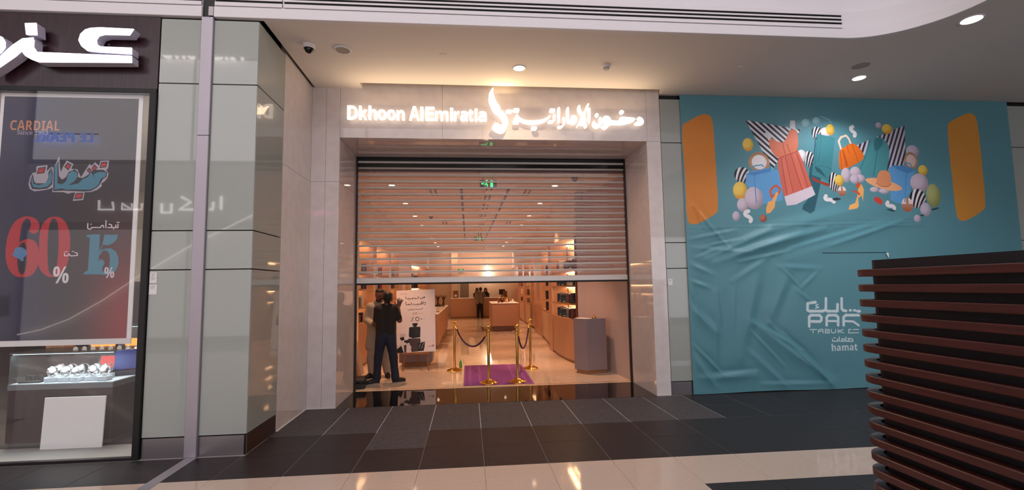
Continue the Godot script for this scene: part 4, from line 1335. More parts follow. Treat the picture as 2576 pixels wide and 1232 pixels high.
	for q in [["lit amber panel standing at the back of the low dark cabinet, left one", Vector3(-5.78, 0.845, -0.95), 0.36, 0.13], ["lit amber panel standing at the back of the low dark cabinet, right one", Vector3(-5.30, 0.845, -0.95), 0.30, 0.13], ["tall lit amber panel on a dark stand beside the sale poster", Vector3(-5.08, 1.7, -1.2), 0.18, 0.32]]:
		var nn = thing("amber_panel", q[0], "light panel", q[1], 0.0, "lit amber panels")
		part(nn, "frame", bx(q[2] + 0.03, q[3] + 0.03, 0.03), M("wenge"), Vector3(0, q[3] / 2 + 0.015, -0.02))
		part(nn, "diffuser", bx(q[2], q[3], 0.01, 0.0), glow("amber_glow", Color(1.0, 0.62, 0.30), 0.9), Vector3(0, q[3] / 2 + 0.015, 0))
		if q[1].y > 1.0: part(nn, "stand", bx(0.1, 1.71, 0.06), M("wenge"), Vector3(0, -0.85, -0.02))
	var tb = thing("wooden_block", "tan wooden display block at the left end of the low dark cabinet", "display block", Vector3(-6.25, 0.845, -0.75))
	part(tb, "block", bx(0.26, 0.2, 0.2), M("oak"), Vector3(0, 0.1, 0))
	part(tb, "cap", bx(0.28, 0.015, 0.22), M("oak"), Vector3(0, 0.207, 0))
	display_case(thing("display_case", "far lit display case deep inside the jewellery store", "display case", Vector3(-6.9, 0, -3.3), 0.0), 1.2)

func display_case(t, w: float):
	part(t, "plinth_body", bx(w, 0.6, 0.54, 0.004), M("wenge"), Vector3(0, 0.36, 0))
	part(t, "kick_strip", bx(w - 0.02, 0.075, 0.5, 0.002), mat("kick_grey", Color(0.30, 0.29, 0.29), 0.4), Vector3(0, 0.03, 0))
	part(t, "base_tray", bx(w + 0.01, 0.065, 0.56, 0.004), mat("tray_grey", Color(0.46, 0.48, 0.50), 0.4, 0.4), Vector3(0, 0.668, 0))
	part(t, "case_floor", bx(w - 0.03, 0.004, 0.52, 0.0), mat("case_floor", Color(0.72, 0.75, 0.78), 0.5), Vector3(0, 0.702, 0))
	var g = M("case_glass")
	part(t, "front_glass", face(w, 0.34), g, Vector3(0, 0.872, 0.276))
	part(t, "rear_glass", face(w, 0.34), g, Vector3(0, 0.872, -0.276))
	for s in [-1, 1]: part(t, "side_glass", face(0.55, 0.34), g, Vector3(s * (w / 2 - 0.002), 0.872, 0), Vector3(0, s * PI / 2, 0))
	part(t, "top_glass", bx(w, 0.008, 0.56, 0.0), g, Vector3(0, 1.046, 0))
	var fr = mat("case_frame", Color(0.40, 0.42, 0.44), 0.3, 0.7)
	part(t, "top_edge", bx(w + 0.004, 0.014, 0.012, 0.002), fr, Vector3(0, 1.045, 0.28))
	part(t, "light_strip", bx(w - 0.04, 0.008, 0.014, 0.0), glow("case_light", Color(0.80, 0.95, 1.0), 4.0), Vector3(0, 1.036, 0.262))
	var l = AreaLight3D.new()
	l.name = "CaseLight"
	l.area_size = Vector2(w - 0.04, 0.03)
	l.light_color = Color(0.82, 0.95, 1.0)
	l.light_energy = 0.8 * w
	l.area_range = 20.0
	l.shadow_enabled = true
	l.position = Vector3(0, 1.028, 0.25)
	l.rotation_degrees = Vector3(-70, 0, 0)
	t.add_child(l)

# ---------------------------------------------------------------- teal banner
func crease(p: Vector2, a: Vector2, b: Vector2, wd: float, amp: float) -> float:
	var d = b - a
	var t = (p - a).dot(d) / d.length_squared()
	var tt = clampf(t, 0.0, 1.0)
	var q = p - (a + d * tt)
	var s = q.dot(Vector2(-d.y, d.x).normalized()) / wd
	var over = (q - Vector2(-d.y, d.x).normalized() * s * wd).length() / wd
	var fade = exp(-over * over) * (0.35 + 0.65 * sin(PI * clampf(tt, 0.06, 0.94)))
	return amp * fade * (exp(-pow(absf(s), 1.35)) - 0.5 * exp(-pow(absf(s - 1.3), 1.6)))

func banner():
	var bw = 5.93
	var bh = 4.84
	var cvs = Canvas.new(2048, 1672, Color(0.335, 0.545, 0.585))
	var ink = {"orange": Color(0.80, 0.49, 0.16), "orange2": Color(0.79, 0.53, 0.19), "yellow": Color(0.90, 0.74, 0.27), "white": Color(0.88, 0.86, 0.87), "blue": Color(0.36, 0.60, 0.80), "blue2": Color(0.27, 0.51, 0.74), "lilac": Color(0.77, 0.70, 0.76), "pale": Color(0.72, 0.68, 0.75), "copper": Color(0.62, 0.33, 0.22), "copper2": Color(0.66, 0.36, 0.25), "glass": Color(0.50, 0.68, 0.73), "jean": Color(0.24, 0.50, 0.53), "jean2": Color(0.15, 0.35, 0.40), "belt": Color(0.62, 0.22, 0.18), "strap": Color(0.80, 0.79, 0.80), "coral": Color(0.84, 0.45, 0.32), "coral2": Color(0.80, 0.39, 0.32), "coralfold": Color(0.83, 0.43, 0.35), "hem": Color(0.84, 0.78, 0.82), "coralstrap": Color(0.80, 0.32, 0.20), "peach": Color(0.92, 0.66, 0.38), "shirt": Color(0.28, 0.55, 0.58), "shirt2": Color(0.19, 0.44, 0.48), "bagstrap": Color(0.88, 0.78, 0.70), "bag": Color(0.86, 0.42, 0.12), "bagfold": Color(0.74, 0.33, 0.08), "olive": Color(0.62, 0.64, 0.38), "shade": Color(0.13, 0.22, 0.26), "hatbrim": Color(0.92, 0.66, 0.48), "hat": Color(0.86, 0.55, 0.38), "can": Color(0.80, 0.25, 0.20), "handle": Color(0.30, 0.58, 0.74), "coraldark": Color(0.68, 0.29, 0.23), "hatband": Color(0.74, 0.42, 0.30)}
	var black = Color(0.11, 0.10, 0.14)
	for s in BANNER_SHAPES:
		var p = v2(s[2])
		var kind: String = s[0]
		var c: Color = ink.get(s[1], Color.WHITE)
		if kind.begins_with("ball"):
			var m = p[0]
			var rx = absf(p[1].x - m.x)
			var ry = absf(p[2].y - m.y)
			if m.y < 0: continue
			var o = PackedVector2Array()
			for q in 32: o.append(m + Vector2(cos(TAU * q / 32) * rx, sin(TAU * q / 32) * ry))
			cvs.paint(o, func(x, y):
				var u = (x - m.x) / rx
				var v = (y - m.y) / ry
				var d = Vector2(u + 0.35, v + 0.4).length()
				var r = c.lightened(0.16 * clampf(1.0 - d, 0.0, 1.0)).darkened(0.30 * clampf(d - 0.7, 0.0, 1.0))
				if kind == "ballstripe":
					var w = sin((u * 1.1 + v * 0.55 + 0.35 * u * v) * 11.0)
					return black if w > 0.0 else r
				if kind == "ballring":
					var e = Vector2(u, v).length()
					return Color(0.74, 0.55, 0.40).darkened(0.15 * absf(v)) if e > 0.72 else r.lerp(Color(0.9, 0.87, 0.88), 0.7)
				if kind == "ballcop" and v < 0.05:
					return Color(0.88, 0.82, 0.80) if v < -0.1 and absf(u) > 0.2 else Color(0.70, 0.48, 0.38)
				if kind == "ballcop": return c.lightened(0.25 * (1.0 - v))
				if kind == "balldots":
					var dd = Vector2(fposmod(x + (6 if int(y / 9.0) % 2 == 0 else 0), 12) - 6, fposmod(y, 9) - 4.5).length()
					return r.darkened(0.10) if dd < 2.4 else r
				if kind == "ball" and s[1] == "yellow": return r.lerp(Color(0.88, 0.55, 0.22), 0.7 * smoothstep(0.2, 1.0, v))
				return r)
		elif kind == "stripe45":
			cvs.paint(p, func(x, y): return black if fposmod(x * 0.66 - y * 0.75, 25.0) < 12.0 else Color(0.84, 0.83, 0.86))
		elif kind == "stripe70":
			cvs.paint(p, func(x, y): return black.lightened(0.08) if fposmod(x * 0.93 + y * 0.37, 25.0) < 12.0 else Color(0.76, 0.73, 0.80))
		elif kind == "s": cvs.fill(rounded(p, 2), c)
		elif kind == "p": cvs.fill(p, c)
		elif kind == "f": cvs.line(rounded_open(p), 5.0, c)
		elif kind == "l": cvs.line(p, 7.0, c)
		elif kind == "l2": cvs.line(p, 12.0, c)
		elif kind == "c": cvs.line(rounded_open(p), 22.0, c)
	for s in BANNER_STROKES: cvs.line(v2(s[1]), s[0] * (1.2 if s[0] > 9 else 1.0), Color(0.80, 0.86, 0.88))
	cvs.text(letters("hamat", 52, 0.0, 700), Vector2(807, 1446), Color(0.80, 0.86, 0.88), 0.98)
	cvs.line(PackedVector2Array([Vector2(793, 921), Vector2(1182, 920)]), 5.0, Color(0.09, 0.22, 0.26))
	var m = print_mat("banner print", cvs, 0.45)
	var creases = [[3.79, 2.115, 4.861, 2.547, 0.072, 0.0378], [3.947, 2.05, 5.364, 2.51, 0.088, 0.0405], [4.267, 2.177, 5.808, 2.576, 0.064, 0.0324], [4.482, 1.073, 5.726, 0.118, 0.096, 0.0405], [4.386, 0.649, 4.978, 0.078, 0.056, 0.0216], [4.965, 1.967, 5.685, 1.924, 0.048, 0.0162], [3.511, 1.752, 3.782, 1.649, 0.040, 0.0216], [3.60, 2.95, 4.12, 2.30, 0.040, 0.0270], [3.55, 3.1, 3.75, 2.6, 0.028, 0.0189], [3.916, 1.547, 3.819, 0.407, 0.080, 0.0216], [4.642, 1.937, 4.241, 0.556, 0.112, 0.0297], [3.6, 0.25, 4.466, 0.257, 0.064, 0.0270], [4.763, 1.067, 5.624, 0.187, 0.040, 0.0243], [5.262, 1.591, 5.499, 1.385, 0.040, 0.0189], [3.486, 0.578, 3.803, 0.118, 0.064, 0.0297], [3.457, 1.358, 3.849, 0.957, 0.072, 0.0297], [5.138, 1.863, 4.765, 1.1, 0.096, 0.0243], [4.1, 2.35, 6.4, 2.9, 0.128, 0.0297], [5.2, 2.1, 7.4, 2.75, 0.112, 0.0189], [3.55, 2.28, 4.5, 2.2, 0.040, 0.0162], [5.0, 0.9, 5.75, 0.06, 0.032, 0.0243], [4.2, 1.75, 4.8, 2.1, 0.048, 0.0189], [3.5, 2.02, 3.85, 1.86, 0.048, 0.0216], [4.6, 0.12, 5.7, 0.10, 0.040, 0.0135], [6.0, 2.6, 9.2, 2.68, 0.024, 0.0081], [3.46, 2.6, 9.0, 2.72, 0.016, 0.0081], [3.52, 2.42, 4.3, 2.56, 0.03, 0.02], [4.3, 2.05, 5.2, 2.22, 0.03, 0.02], [5.2, 2.25, 6.6, 2.62, 0.035, 0.02], [5.9, 2.3, 7.2, 2.7, 0.03, 0.016], [5.02, 1.95, 5.35, 1.6, 0.03, 0.018], [5.35, 1.62, 5.62, 1.85, 0.03, 0.016], [4.5, 1.08, 5.3, 0.62, 0.035, 0.022], [5.3, 0.62, 5.72, 0.12, 0.03, 0.024], [4.45, 0.95, 4.95, 0.4, 0.03, 0.016], [3.5, 0.75, 3.95, 0.28, 0.03, 0.02], [3.95, 0.28, 4.5, 0.32, 0.035, 0.018], [3.47, 1.75, 3.62, 1.2, 0.03, 0.018], [3.9, 1.6, 3.98, 0.9, 0.03, 0.012], [4.22, 1.7, 4.16, 0.9, 0.03, 0.01], [3.75, 2.3, 4.4, 2.42, 0.025, 0.018], [3.6, 2.12, 4.05, 2.3, 0.025, 0.018]]
	var st = SurfaceTool.new()
	st.begin(Mesh.PRIMITIVE_TRIANGLES)
	st.set_smooth_group(0)
	var nu = 320
	var nv = 260
	var grid = []
	var nz = FastNoiseLite.new()
	nz.frequency = 0.9
	nz.seed = 4
	for j in nv + 1:
		var row = PackedVector3Array()
		for i in nu + 1:
			var x = 3.455 + bw * i / nu
			var y = 4.84 - bh * j / nv
			var p = Vector2(x, y)
			var h = 0.01 * nz.get_noise_2d(x * 0.6, y * 0.6)
			if x < 7.6:
				for c in creases:
					if minf(c[0], c[2]) - 0.4 < x and maxf(c[0], c[2]) + 0.4 > x and minf(c[1], c[3]) - 0.4 < y and maxf(c[1], c[3]) + 0.4 > y:
						h += crease(p, Vector2(c[0], c[1]), Vector2(c[2], c[3]), c[4], c[5])
			var edge = clampf(minf(x - 3.455, 9.385 - x) / 0.1, 0.0, 1.0) * clampf((4.84 - y) / 0.2, 0.0, 1.0)
			h = 0.022 + h * (0.3 + 0.7 * edge)
			var xo = 0.0
			if j == nv: y = 0.012 + 0.006 * sin(x * 3.0)
			if j == 0: y = minf(4.788, y)
			row.append(Vector3(x + xo, minf(y, 4.787), maxf(h, 0.004)))
		grid.append(row)
	for j in nv:
		for i in nu:
			for q in [[0, 0], [1, 0], [1, 1], [0, 0], [1, 1], [0, 1]]:
				st.set_uv(Vector2(float(i + q[0]) / nu, float(j + q[1]) / nv))
				st.add_vertex(grid[j + q[1]][i + q[0]])
	var t = thing("banner", "wrinkled teal hoarding banner printed with clothes, balloons and two orange bars", "banner")
	part(t, "sheet", done(st), m)
	part(t, "torn_corner", extrude(v2([6.84, 2.17, 6.885, 2.165, 6.885, 2.09, 6.87, 2.1]), 0.05, 0.056), M("white_card"))

func rounded_open(p: PackedVector2Array) -> PackedVector2Array:
	for t in 2:
		var r = PackedVector2Array([p[0]])
		for i in p.size() - 1:
			r.append(p[i].lerp(p[i + 1], 0.25))
			r.append(p[i].lerp(p[i + 1], 0.75))
		r.append(p[-1])
		p = r
	return p

# ---------------------------------------------------------------- signs
func signs():
	var t = thing("shop_sign", "glowing white raised lettering of the shop name in Latin and Arabic with a flame", "sign")
	var m = M("sign_white")
	for q in [["D", -1.802, -1.65, 0.212], ["k", -1.629, -1.508, 0.212], ["h", -1.49, -1.363, 0.215], ["o", -1.355, -1.221, 0.158], ["o", -1.215, -1.083, 0.158], ["n", -1.07, -0.95, 0.154], ["A", -0.882, -0.721, 0.217], ["l", -0.713, -0.668, 0.212], ["E", -0.637, -0.498, 0.212], ["m", -0.489, -0.286, 0.156], ["i", -0.263, -0.211, 0.207], ["r", -0.202, -0.116, 0.154], ["a", -0.108, 0.012, 0.158], ["t", 0.015, 0.099, 0.184], ["i", 0.115, 0.164, 0.2], ["a", 0.172, 0.303, 0.158]]:
		var tm = letters(q[0], 0.292, 0.045, 700)
		var bb = tm.get_aabb()
		var sx: float = (q[2] - q[1]) / bb.size.x
		var sy: float = q[3] / bb.size.y
		var l = part(t, "letter", tm, m, Vector3(q[1] - bb.position.x * sx, 4.268 - bb.position.y * sy, 0.075))
		l.scale = Vector3(sx, sy, 1)
		part(t, "stand_off", bx(0.012, 0.012, 0.056, 0.0), M("steel"), Vector3(q[1] + 0.022, 4.268 + q[3] * 0.3, 0.027))
	for s in SIGN_SHAPES:
		var p = rounded(v2(s[1], 0.001), 1)
		part(t, s[0], extrude(p, 0.052, 0.098), m)
		var c = Vector2.ZERO
		for v in p: c += v / p.size()
		part(t, "stand_off", bx(0.012, 0.012, 0.056, 0.0), M("steel"), Vector3(c.x, c.y, 0.027))
	area("ShopSignLight", Vector3(0.55, 4.36, 0.16), Vector3(45, 180, 0), Vector2(4.6, 0.3), Color(1.0, 0.85, 0.67), 2.0)
	area("FlameLight", Vector3(0.55, 4.66, 0.14), Vector3(60, 180, 0), Vector2(0.35, 0.2), Color(1.0, 0.84, 0.60), 0.2)
	# signs of the shops across the hall, seen only in the polished surfaces
	far_sign("glowing white upper floor shop sign across the hall", "FIRST SHOW", Vector3(-9.1, 9.7, 12.8), 0.55, Color(1, 0.97, 0.95), 8.0)
	far_sign("dim blue shop sign across the hall at the far left", "LE PEARL", Vector3(-13.0, 6.75, 12.8), 0.42, Color(0.45, 0.6, 0.95), 5.0)
	glow_sign("glowing pink shop sign across the hall opposite the portal", Vector3(1.45, 4.87, 12.87), 1.2, Color(1.0, 0.55, 0.75), 14.0)
	glow_sign("glowing bluish white shop sign across the hall on the right", Vector3(5.6, 4.9, 12.87), 3.6, Color(0.82, 0.85, 1.0), 14.0)
	var a = thing("far_shop_sign", "glowing white Arabic shop sign across the hall on the left", "sign", Vector3(-10.0, 4.4, 12.88), PI, "signs across the hall")
	for q in [[-1.85, 0, -1.85, 0.45], [-1.6, 0.25, -1.6, 0, -1.3, 0, -1.3, 0.25], [-1.0, 0, -0.55, 0, -0.9, 0.25, -0.6, 0.42], [-0.3, 0.2, -0.3, -0.1, 0.0, -0.1, 0.0, 0.2], [0.35, 0, 0.35, 0.45], [0.6, 0.2, 0.6, 0, 1.2, 0, 1.2, 0.2, 0.9, 0, 0.9, 0.2], [1.5, 0.25, 1.45, 0, 1.9, 0, 1.9, 0.3]]:
		var pts = []
		for v in v2(q): pts.append(Vector3(v.x, v.y, 0.0))
		part(a, "letter", tube(pts, 0.035, 6), glow("far_white", Color(1, 0.98, 0.97), 6.0))
	var ld = thing("handrail_light", "curved white light strip along the escalator across the hall", "light strip", Vector3.ZERO)
	var pts2 = []
	for q in [[-13.98, 0.46], [-13.3, 0.6], [-12.5, 0.92], [-11.58, 1.47], [-10.54, 2.22], [-9.0, 3.2], [-7.1, 4.2]]: pts2.append(Vector3(q[0], q[1], 12.8))
	part(ld, "strip", tube(pts2, 0.022, 6), glow("far_strip", Color(1, 0.96, 0.92), 4.0))

func glow_sign(label: String, at: Vector3, w: float, c: Color, e: float):   # too far and blurred to read: a row of glowing curls
	var t = thing("far_shop_sign", label, "sign", at, PI, "signs across the hall")
	var n = int(w / 0.3)
	for i in n:
		var x = -w / 2 + 0.3 * i
		var pts = []
		for k in 7: pts.append(Vector3(x + 0.045 * k, 0.12 * sin(k * (0.7 + 0.25 * (i % 3)) + i), 0.0))
		part(t, "curl", tube(pts, 0.03, 6), glow("curl %.1f" % w, c, e))

func far_sign(label: String, text: String, at: Vector3, h: float, c: Color, e: float):
	var t = thing("far_shop_sign", label, "sign", at, PI, "signs across the hall")
	part(t, "lettering", letters(text, h, 0.05, 700), glow("far " + text, c, e))
	part(t, "backing_rail", bx(h * text.length() * 0.6, 0.04, 0.03), M("steel"), Vector3(0, h * 0.3, -0.02))

# ---------------------------------------------------------------- things on the soffit
func soffit_items():
	var y = 4.79
	downlight("warm glowing downlight in the soffit above the shop name", Vector3(0.74, y, 0.82), 0.08, M("lamp_warm"), Color(1.0, 0.85, 0.66), 2.6)
	downlight("white glowing downlight in the soffit over the teal banner", Vector3(5.94, y, 0.79), 0.085, M("lamp_white"), Color(0.97, 0.98, 1.0), 3.2)
	downlight("larger glowing white downlight beside the curved bulkhead edge", Vector3(5.98, y, 2.39), 0.1, M("lamp_white"), Color(0.97, 0.98, 1.0), 6.0)
	var c = thing("dome_camera", "white dome camera on the soffit near the clad column", "camera", Vector3(-1.98, y, 1.3), 0.0, "")
	part(c, "housing", lathe([Vector2(0.075, 0.0), Vector2(0.075, -0.03), Vector2(0.062, -0.05)], 28), M("white_paint"))
	part(c, "lens_dome", lathe([Vector2(0.055, -0.045), Vector2(0.054, -0.06), Vector2(0.045, -0.085), Vector2(0.025, -0.102), Vector2(0.0, -0.108)], 24, 2.0), M("black_gloss"))
	var s = thing("ceiling_speaker", "round flat white ceiling speaker beside the dome camera", "speaker", Vector3(-1.59, y, 1.21))
	part(s, "rim", lathe([Vector2(0.11, 0.0), Vector2(0.108, -0.014), Vector2(0.094, -0.018), Vector2(0.09, -0.01)], 28), M("white_paint"))
	part(s, "grille", lathe([Vector2(0.0, -0.012), Vector2(0.09, -0.011), Vector2(0.09, -0.004)], 28), mat("grille", Color(0.62, 0.58, 0.55), 0.8))
	var d = thing("sprinkler_plate", "small round white sprinkler cover plate on the soffit", "sprinkler", Vector3(-0.31, y, 1.14))
	part(d, "plate", lathe([Vector2(0.045, 0.0), Vector2(0.044, -0.006), Vector2(0.0, -0.009)], 20), M("plaster_soffit"))
	d = thing("sprinkler_plate", "tiny sprinkler plate on the soffit between smoke detector and white downlight", "sprinkler", Vector3(3.9, y, 1.03))
	part(d, "plate", lathe([Vector2(0.035, 0.0), Vector2(0.034, -0.006), Vector2(0.0, -0.009)], 20), M("plaster_soffit"))
	var k = thing("smoke_detector", "white smoke detector on the soffit right of the warm downlight", "smoke detector", Vector3(1.96, y, 0.95))
	part(k, "base", lathe([Vector2(0.055, 0.0), Vector2(0.054, -0.018), Vector2(0.046, -0.024)], 24), M("white_paint"))
	part(k, "chamber", lathe([Vector2(0.044, -0.02), Vector2(0.042, -0.044), Vector2(0.034, -0.054), Vector2(0.0, -0.056)], 24), mat("detector", Color(0.7, 0.68, 0.66), 0.6))
	var g = thing("ceiling_speaker", "flat grey round ceiling speaker behind the white downlight over the banner", "speaker", Vector3(5.62, y, 1.19))
	part(g, "rim", lathe([Vector2(0.115, 0.0), Vector2(0.113, -0.006), Vector2(0.1, -0.008)], 28), mat("speaker_rim", Color(0.74, 0.72, 0.71), 0.7))
	part(g, "grille", lathe([Vector2(0.0, -0.005), Vector2(0.1, -0.005), Vector2(0.1, -0.002)], 28), mat("speaker_dark", Color(0.66, 0.63, 0.62), 0.8))

func downlight(label: String, at: Vector3, r: float, lamp: Material, c: Color, e: float):
	var t = thing("downlight", label, "downlight", at)
	part(t, "trim_ring", lathe([Vector2(r, 0.0), Vector2(r, -0.008), Vector2(r + 0.012, -0.01), Vector2(r + 0.022, 0.0)], 32), M("white_paint"))
	part(t, "lamp", lathe([Vector2(0.0, -0.007), Vector2(r, -0.007), Vector2(r, -0.001)], 32), lamp)
	spot("SoffitDownlight", at + Vector3(0, -0.03, 0), c, e, 70.0, r)

# ---------------------------------------------------------------- shelving along the shop's side walls
const ORD := ["first", "second", "third", "fourth", "fifth", "sixth", "seventh", "eighth"]

# front: plan points of one bay; side: +1 when the wall lies at +x
func bay(t, front: PackedVector2Array, side: float, boards: Array, deep: float, doors: bool):
	var back = PackedVector2Array()
	for v in front: back.append(Vector2(v.x + side * deep, v.y))
	var ring = front.duplicate()
	var rb = back.duplicate()
	rb.reverse()
	ring.append_array(rb)
	var lq = M("shop_lacquer")
	part(t, "cabinet_body", plan(ring, 0.06, 0.93), lq)
	var plf = PackedVector2Array()
	for v in ring: plf.append(Vector2(v.x + side * 0.03, v.y))
	part(t, "plinth", plan(plf, 0.0, 0.06), M("oak"))
	part(t, "worktop", plan(ring, 0.93, 0.97), lq)
	for y in boards:
		part(t, "shelf_board", plan(ring, y - 0.035, y), M("oak"))
	part(t, "back_panel", plan(thick(back, side * 0.02), 0.97, 2.79), M("shop_paint"))
	if doors:
		part(t, "cabinet_door", plan(thick(inset(front, 0.06), -side * 0.012), 0.10, 0.88), mat("door_lacquer", Color(0.72, 0.60, 0.50), 0.4))
	# warm light strips at the back of each opening
	for y in boards + [2.79]:
		var s = PackedVector2Array()
		for v in back: s.append(Vector2(v.x - side * 0.03, v.y))
		part(t, "light_strip", plan(thick(inset(s, 0.04), -side * 0.02), y - 0.06, y - 0.037), M("led_warm"))

func thick(p: PackedVector2Array, by: float) -> PackedVector2Array:
	var r = p.duplicate()
	for i in range(p.size() - 1, -1, -1): r.append(Vector2(p[i].x + by, p[i].y))
	return r

func inset(p: PackedVector2Array, by: float) -> PackedVector2Array:
	var r = p.duplicate()
	r[0] = p[0] + (p[1] - p[0]).normalized() * by
	r[-1] = p[-1] + (p[-2] - p[-1]).normalized() * by
	return r

func divider(t, x: float, z0: float, z1: float, side: float, deep: float):
	var lo = Vector3(minf(x - side * 0.02, x + side * deep), 0.0, z1)
	var hi = Vector3(maxf(x - side * 0.02, x + side * deep), 2.79, z0)
	slab(t, "divider", lo, hi, M("shop_lacquer"), 0.004)

func shelves():
	var boards = [1.31, 1.71, 2.08]
	var curve = v2([2.36, -3.05, 2.32, -3.16, 2.255, -3.5, 2.215, -3.9, 2.19, -4.35, 2.185, -4.8, 2.2, -5.15])
	var t = thing("shelving_unit", "curved cream shelving unit with lit shelves just inside on the right", "shelving")
	bay(t, curve, 1.0, boards, 0.42, false)
	slab(t, "end_panel", Vector3(2.33, 0.97, -3.05), Vector3(2.46, 2.79, -3.0), mat("brown_edge", Color(0.36, 0.20, 0.13), 0.4), 0.004)
	for i in 4: area("ShelfLight", Vector3(2.42, [1.27, 1.67, 2.04, 2.75][i], -4.0), Vector3(-90, 0, 0), Vector2(0.1, 1.2), Color(1, 0.8, 0.58), 0.8)
	t = thing("shelving_unit", "straight cream shelving run with panelled doors along the right wall", "shelving")
	divider(t, 2.19, -5.15, -5.62, 1.0, 0.42)
	bay(t, v2([2.26, -5.62, 2.46, -8.7]), 1.0, boards, 0.42, true)
	divider(t, 2.47, -8.7, -10.55, 1.0, 0.42)
	bay(t, v2([2.62, -10.55, 2.635, -12.55]), 1.0, boards, 0.4, true)
	divider(t, 2.62, -12.55, -12.95, 1.0, 0.4)
	bay(t, v2([2.635, -12.95, 2.64, -15.0]), 1.0, boards, 0.4, true)
	divider(t, 2.62, -15.0, -15.5, 1.0, 0.4)
	bay(t, v2([2.635, -15.5, 2.635, -17.4]), 1.0, boards, 0.4, true)
	divider(t, 2.6, -17.4, -21.6, 1.0, 0.5)
	t = thing("shelving_unit", "cream shelving along the left wall of the shop behind the two men", "shelving")
	bay(t, v2([-2.33, -3.2, -2.33, -4.65]), -1.0, boards, 0.4, false)
	divider(t, -2.33, -4.65, -5.05, -1.0, 0.42)
	bay(t, v2([-2.33, -5.05, -2.33, -6.95]), -1.0, boards, 0.4, false)
	divider(t, -2.33, -6.95, -7.35, -1.0, 0.42)
	bay(t, v2([-2.33, -7.35, -2.33, -9.1]), -1.0, boards, 0.4, false)
	divider(t, -2.36, -9.1, -12.8, -1.0, 0.42)
	bay(t, v2([-2.33, -12.8, -2.33, -19.0]), -1.0, boards, 0.4, false)
	divider(t, -2.33, -19.0, -21.6, -1.0, 0.42)
	area("LeftShelfLight", Vector3(-2.5, 2.74, -6.0), Vector3(-90, 0, 0), Vector2(0.15, 4.0), Color(1, 0.8, 0.58), 1.0)
	area("RightShelfLight", Vector3(2.62, 2.74, -9.5), Vector3(-90, 0, 0), Vector2(0.15, 6.0), Color(1, 0.8, 0.58), 1.1)
	# perfume boxes: [x, z, width, height, depth, colour]
	var inks = {"k": ["black", Color(0.035, 0.03, 0.03)], "g": ["grey", Color(0.34, 0.30, 0.28)], "b": ["brown", Color(0.30, 0.13, 0.09)], "w": ["cream", Color(0.80, 0.74, 0.68)], "r": ["red", Color(0.55, 0.06, 0.07)]}
	var rows = {0.97: "kgkgkb", 1.31: "kgkbbk", 1.71: "kgkkgwk", 2.08: "bkwkbkk"}
	var shelf_name = {0.97: "cabinet top", 1.31: "lowest shelf", 1.71: "middle shelf", 2.08: "upper shelf"}
	for y in rows:
		var s: String = rows[y]
		for i in s.length():
			var f = (i + 0.5) / s.length()
			var z = lerpf(-4.75, -3.2, f)
			var x = 2.20 + 0.09 * f * f + 0.11 + 0.03 * sin(i * 2.3)
			var hgt: float = [0.225, 0.21, 0.235, 0.2][(i + int(y * 10)) % 4]
			perfume_box(inks[s[i]], "%s box on the %s of the curved unit, %s from its far end" % [inks[s[i]][0], shelf_name[y], ORD[i]], Vector3(x, y, z), Vector3(0.15, hgt, 0.15), -0.35 + 0.25 * f + 0.06 * sin(i * 5.1), "boxes on the curved unit")
	for q in [[0.97, 0], [1.31, 0], [1.71, 0], [2.08, 0]]:
		perfume_box(inks["k"], "tall black perfume box in the first straight bay of the right wall, %s" % shelf_name[q[0]], Vector3(2.46, q[0], -7.25), Vector3(0.2, 0.26, 0.3), -0.1, "boxes in the right wall bays")
	var bays = [[-11.0, "second"], [-13.4, "third"], [-15.9, "fourth"]]
	for b in bays:
		for y in [0.97, 1.31, 1.71, 2.08]:
			for j in 2:
				var c: Array = inks["kbgw"[(int(y * 7) + j + int(b[0])) % 4]]
				perfume_box(c, "%s box in the %s bay of the right wall, %s, %s side" % [c[0], b[1], shelf_name[y], ["near", "far"][j]], Vector3(2.78, y, b[0] - 0.3 - j * 0.75), Vector3(0.2, 0.16 + 0.05 * ((j + int(y * 10)) % 3), 0.22), 0.1 * j, "boxes in the right wall bays")
	var lb = [[-3.5, "first", "bkw"], [-5.5, "second", "krg"], [-7.7, "third", "kgk"], [-13.6, "fourth", "kkk"]]
	for b in lb:
		for y in [0.97, 1.31, 1.71, 2.08]:
			for j in 3:
				if y < 1.5 and j == 2: continue
				var c: Array = inks[b[2][(j + int(y * 10)) % 3]]
				var dz: float = 0.32 if b[1] != "fourth" else 0.9
				perfume_box(c, "%s box in the %s bay of the left wall, %s, %s one" % [c[0], b[1], shelf_name[y], ORD[j]], Vector3(-2.47, y, b[0] - j * dz), Vector3(0.19, 0.17 + 0.04 * ((j + int(y * 10)) % 3), 0.2), 0.12 * j, "boxes in the left wall bays")

func perfume_box(ink: Array, label: String, at: Vector3, s: Vector3, turn: float, group: String):
	var t = thing("perfume_box", label, "box", at, turn, group)
	var m = mat("box " + ink[0], ink[1], 0.3)
	part(t, "base", bx(s.x, s.y * 0.7, s.z, 0.004), m, Vector3(0, s.y * 0.35, 0))
	part(t, "lid", bx(s.x + 0.004, s.y * 0.29, s.z + 0.004, 0.004), m, Vector3(0, s.y * 0.85, 0))
	part(t, "label_plate", bx(s.x * 0.3, s.y * 0.05, 0.002, 0.0), M("brass"), Vector3(0, s.y * 0.14, s.z / 2 + 0.001))

